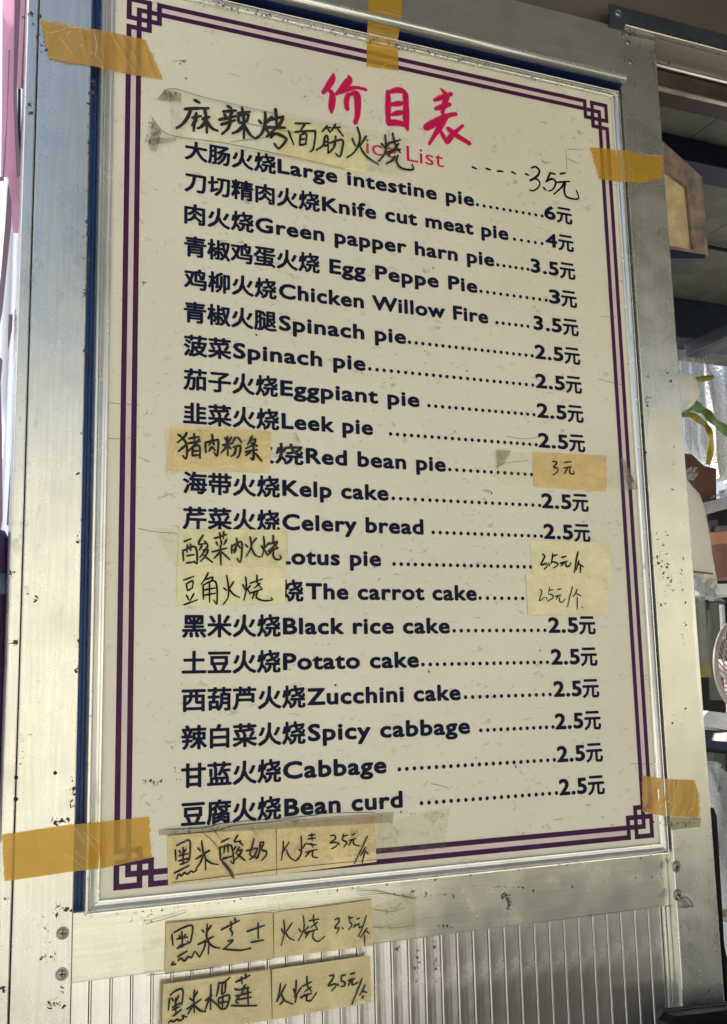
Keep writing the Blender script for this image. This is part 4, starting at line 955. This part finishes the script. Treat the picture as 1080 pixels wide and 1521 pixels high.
# ------------------------------------------------------------------ grime with a shape of its own: flakes, glue remains, creases
M_grime = plain('dried grime', (0.11, 0.10, 0.075, 1), 0.8, 0, 0.3, 200, 0.3, 0.2)
M_glue = film_mat('grey glue remains', (0.9, 0.9, 0.86, 1), 0.28, 0.5, 0.5, (0.40, 0.37, 0.28, 1), 0.6)
def flakes(spots, Y, size, parent, mat=M_grime, name='grime', seed=1):
    """spots: (px, py, rx, ry, n)"""
    rnd = random.Random(seed); mb = MB(); c_ = 0
    for px, py, rx, ry, n in spots:
        for _ in range(n):
            a = rnd.gauss(0, .5), rnd.gauss(0, .5); p = P(px + a[0] * rx, py + a[1] * ry, Y); sz = size * rnd.choice((.4, .6, .8, 1.2, 2.2))
            an = rnd.uniform(0, 6.28); st = rnd.uniform(.15, .8); m = rnd.randint(7, 11); v = []
            for q in range(m):
                t = 6.283 * q / m; r = sz * rnd.uniform(.35, 1.3); x, z = r * math.cos(t), r * st * math.sin(t)
                v.append((p.x + x * math.cos(an) - z * math.sin(an), Y - 0.0003 - 0.000002 * (c_ % 60), p.z + x * math.sin(an) + z * math.cos(an)))
            mb.add(v, [list(range(m))]); c_ += 1
    o = mb.make(name, mat, parent); o['kind'] = 'stuff'; return o
edge = [(141 - (py * 0.0275), py, 5, 16, 7) for py in list(range(130, 420, 22)) + [430, 520, 640, 700, 780, 950, 1000, 1170, 1190]]
flakes(edge + [(50, 22, 12, 8, 14), (60, 60, 12, 24, 14), (43, 160, 5, 8, 8), (92, 1218, 16, 3, 14), (86, 1222, 6, 5, 8), (32, 1110, 3, 26, 10), (45, 1092, 8, 3, 4),
    (70, 1385, 10, 30, 16), (85, 1350, 18, 12, 12), (74, 1420, 14, 5, 16), (78, 1490, 16, 8, 26), (92, 1470, 4, 10, 8), (10, 1335, 8, 4, 6), (3, 1470, 5, 12, 8),
    (18, 855, 5, 6, 8), (48, 890, 16, 10, 10), (20, 955, 4, 6, 6), (115, 800, 5, 10, 10)], YP, 0.0011, kiosk, seed=3)
flakes([(985, 830, 14, 50, 60), (992, 870, 10, 26, 30), (996, 555, 4, 30, 12), (1002, 500, 3, 20, 8), (1030, 1180, 8, 20, 24), (1010, 1225, 40, 4, 40), (1030, 1215, 14, 8, 20),
    (990, 95, 4, 4, 4), (952, 65, 3, 8, 6), (974, 75, 2, 8, 5), (938, 52, 22, 2, 14), (925, 50, 6, 4, 6), (990, 240, 3, 30, 10), (1000, 690, 5, 60, 14), (1015, 880, 5, 100, 24),
    (1040, 1480, 30, 12, 10), (960, 560, 4, 120, 14), (1000, 1040, 18, 60, 12)], YP - 0.0003, 0.0009, kiosk, seed=5)
flakes([(750, 1330, 8, 5, 40), (757, 1342, 4, 12, 26), (690, 1362, 12, 4, 6), (660, 1376, 12, 3, 6), (200, 1368, 40, 4, 8), (600, 1328, 20, 4, 12), (550, 1400, 30, 3, 12),
    (780, 1318, 120, 3, 20), (640, 1330, 90, 3, 20), (205, 1360, 60, 4, 12), (990, 1277, 8, 4, 10)], YR, 0.0008, kiosk, seed=8)
flakes([(620, 1420, 5, 30, 30), (648, 1430, 5, 40, 44), (590, 1408, 6, 8, 12), (785, 1380, 6, 4, 8), (790, 1410, 4, 4, 4)], YC, 0.0007, kiosk, seed=9)
flakes([(272, 92, 7, 6, 16), (262, 90, 8, 3, 6), (278, 120, 4, 22, 12), (330, 80, 4, 3, 4), (450, 145, 12, 4, 8), (443, 118, 3, 3, 3), (258, 640, 6, 6, 3), (225, 195, 8, 20, 24), (220, 210, 4, 12, 12),
    (300, 155, 30, 8, 20), (215, 420, 8, 8, 8), (218, 612, 2, 6, 5), (255, 1110, 8, 16, 12), (260, 1150, 16, 12, 12), (225, 1160, 14, 6, 12), (210, 1255, 20, 6, 8),
    (860, 690, 12, 3, 6), (800, 960, 20, 10, 6), (880, 1010, 30, 20, 10), (870, 300, 8, 14, 8), (560, 1190, 16, 4, 16), (606, 1208, 16, 4, 14),
    (700, 820, 200, 100, 30), (650, 500, 200, 150, 30), (500, 1000, 200, 100, 34), (780, 1150, 120, 60, 26), (360, 500, 100, 200, 12)], -0.0003, 0.0007, board, seed=11)
# dust lying on the top of the moulding and along its lower edges
flakes([(x_, 0.2275 * x_ - 66, 16, 4, 14) for x_ in range(300, 930, 14)], -0.0068, 0.0008, board, plain('grey lint', (0.16, 0.15, 0.13, 1), 0.9, 0, .2, 200, 0, .1), 'lint', 12)
flakes([(x_, 1362 - (x_ - 130) * 0.1085, 14, 2, 3) for x_ in range(180, 990, 18)] + [(133 - (y_ - 600) * 0.006, y_, 3, 20, 2) for y_ in range(420, 1340, 40)], -0.0068, 0.0006, board, seed=13)
def scar(pts, Y, parent, w_=0.5, mat=M_grime, name='crease_line'):
    mb = MB()
    for i, st in enumerate(pts): ribbon(mb, [(a, b, w_ * 0.00045) for a, b in st], Y, i)
    o = mb.make(name, mat, parent); o['kind'] = 'stuff'; return o
scar([[(160, 598), (180, 600), (208, 602)], [(150, 650), (175, 652), (200, 650)], [(892, 470), (915, 471)], [(888, 563), (915, 570), (930, 573)], [(935, 1134), (970, 1135)],
      [(752, 648), (775, 652), (800, 650)], [(640, 1164), (655, 1167), (668, 1172)], [(480, 860), (490, 857)], [(735, 694), (750, 688), (785, 684)],
      [(893, 270), (918, 276)], [(840, 222), (842, 256)], [(842, 222), (868, 222)], [(841, 235), (860, 244)], [(205, 785), (230, 790), (262, 792)]], -0.0004, board, 0.5)
scar([[(238, 146), (246, 136), (258, 134), (270, 137), (300, 146), (360, 160), (412, 172)], [(224, 175), (240, 196), (262, 205), (330, 214), (400, 228), (440, 236), (510, 252)],
      [(360, 184), (400, 192), (440, 200)], [(340, 213), (400, 205)]], -0.003, board, 0.7)
scar([[(248, 1240), (262, 1239), (320, 1233), (345, 1226), (408, 1219), (480, 1208), (556, 1206)], [(245, 1231), (300, 1229), (330, 1222), (400, 1216), (470, 1210)],
      [(255, 1310), (330, 1301), (408, 1291), (480, 1283), (558, 1276)], [(300, 1236), (318, 1252), (330, 1272)], [(316, 1231), (326, 1245)], [(408.7, 1229), (409.3, 1299)]], -0.0034, board, 0.8)
v = [P(a, b, -0.0035) for a, b in ((328, 1275), (337, 1283), (346, 1296), (349, 1306), (344, 1303), (338, 1292), (330, 1283))]
MB().prism(v, (0, 0.0006, 0)).make('tape_fold', M_grime, board)
scar([[(248, 1371), (330, 1362), (405, 1352), (480, 1346), (551, 1335)], [(406, 1356), (406.6, 1423)], [(403, 1440), (404.3, 1513)], [(530, 1323), (560, 1323), (590, 1330), (619, 1333)], [(535, 1330), (575, 1327), (618, 1336)],
      [(553, 1350), (580, 1354), (600, 1348)], [(553, 1377), (585, 1378), (616, 1374)], [(215, 1372), (240, 1366), (278, 1354)], [(218, 1448), (240, 1446), (330, 1436)], [(245, 1446), (405, 1424)], [(243, 1461), (401, 1440)]], YN - 0.003, kiosk, 0.6)

M_stretch = plain('pale stretch marks in tape', (0.86, 0.76, 0.55, 1), 0.3, 0, 0.1, 60)  # light-coloured scratch lines on the tapes
scar([[(108 + k * 4, 1228 + k * 1.5 + (k % 3) * 6), (122 + k * 4, 1241 + k * 1.5 + (k % 3) * 6)] for k in range(7)] + [[(110, 1262), (128, 1277)], [(104, 1270), (120, 1285)]], -0.0088, kiosk, 0.2, M_stretch, 'tape_stretch_mark')
scar([[(72, 41), (80, 36), (90, 38)], [(74, 57), (90, 53), (104, 44)], [(100, 50), (120, 49), (134, 56)], [(86, 63), (98, 78), (106, 90)], [(98, 60), (104, 54)], [(116, 74), (122, 77)], [(138, 58), (141, 72), (140, 92)]], -0.0095, kiosk, 0.5, M_stretch, 'tape_stretch_mark')
scar([[(1000, 1158), (992, 1190)], [(1010, 1209), (1022, 1197)], [(1018, 1200), (1022, 1203)], [(975, 1195), (985, 1188), (990, 1196)]], -0.0095, kiosk, 0.4, M_stretch, 'tape_stretch_mark')
scar([[(936, 232), (948, 239), (975, 240)], [(548, 28), (595, 38)]], -0.0155, kiosk, 0.5, M_stretch, 'tape_stretch_mark')

for pts, d, col, lb_, y in (
    ([(1046, 800), (1052, 800), (1052, 764), (1046, 766)], .05, (60, 64, 72), 'dark grey packet standing under the upper shelf board', 1.05),
    ([(1056, 797), (1066, 797), (1066, 772), (1056, 773)], .05, (44, 52, 70), 'navy carton standing on the lid of the orange tub', 1.0),
    ([(1068, 796), (1100, 796), (1100, 780), (1068, 781)], .05, (90, 92, 96), 'grey tin lying above the orange tub', 0.98),
    ([(1052, 868), (1066, 867), (1066, 856), (1052, 858)], .08, (170, 172, 172), 'small white box beside the orange tub', 0.94),
    ([(1060, 1160), (1078, 1160), (1078, 1120), (1060, 1118)], .08, (52, 74, 70), 'green glass crate under the lowest shelf board', 1.0)):
    v = [P(a, b, y) for a, b in pts]
    tag(MB().prism(v, (0, d, 0)).make('packet', plain(lb_[:12], srgb(*col), 0.4, 0, .15, 30), None, sum(v, Vector()) / 4), lb_, 'packet')

v, f = sheet_px([(985, 1213), (1041, 1215), (1041, 1228), (998, 1233)], YP - 0.0012, (8, 4), 0.0002)
MB().add(v, f).make('glue_residue', M_cleardirty, kiosk)
v, f = sheet_px([(538, 1352), (617, 1325), (618, 1378), (552, 1404)], YR - 0.0012, (10, 5), 0.0003)
MB().add(v, f).make('glue_residue', M_clear, kiosk)
v, f = sheet_px([(560, 1222), (668, 1200), (660, 1262), (560, 1276)], -0.0018, (10, 5), 0.0003)
MB().add(v, f).make('glue_residue', M_clear, board)
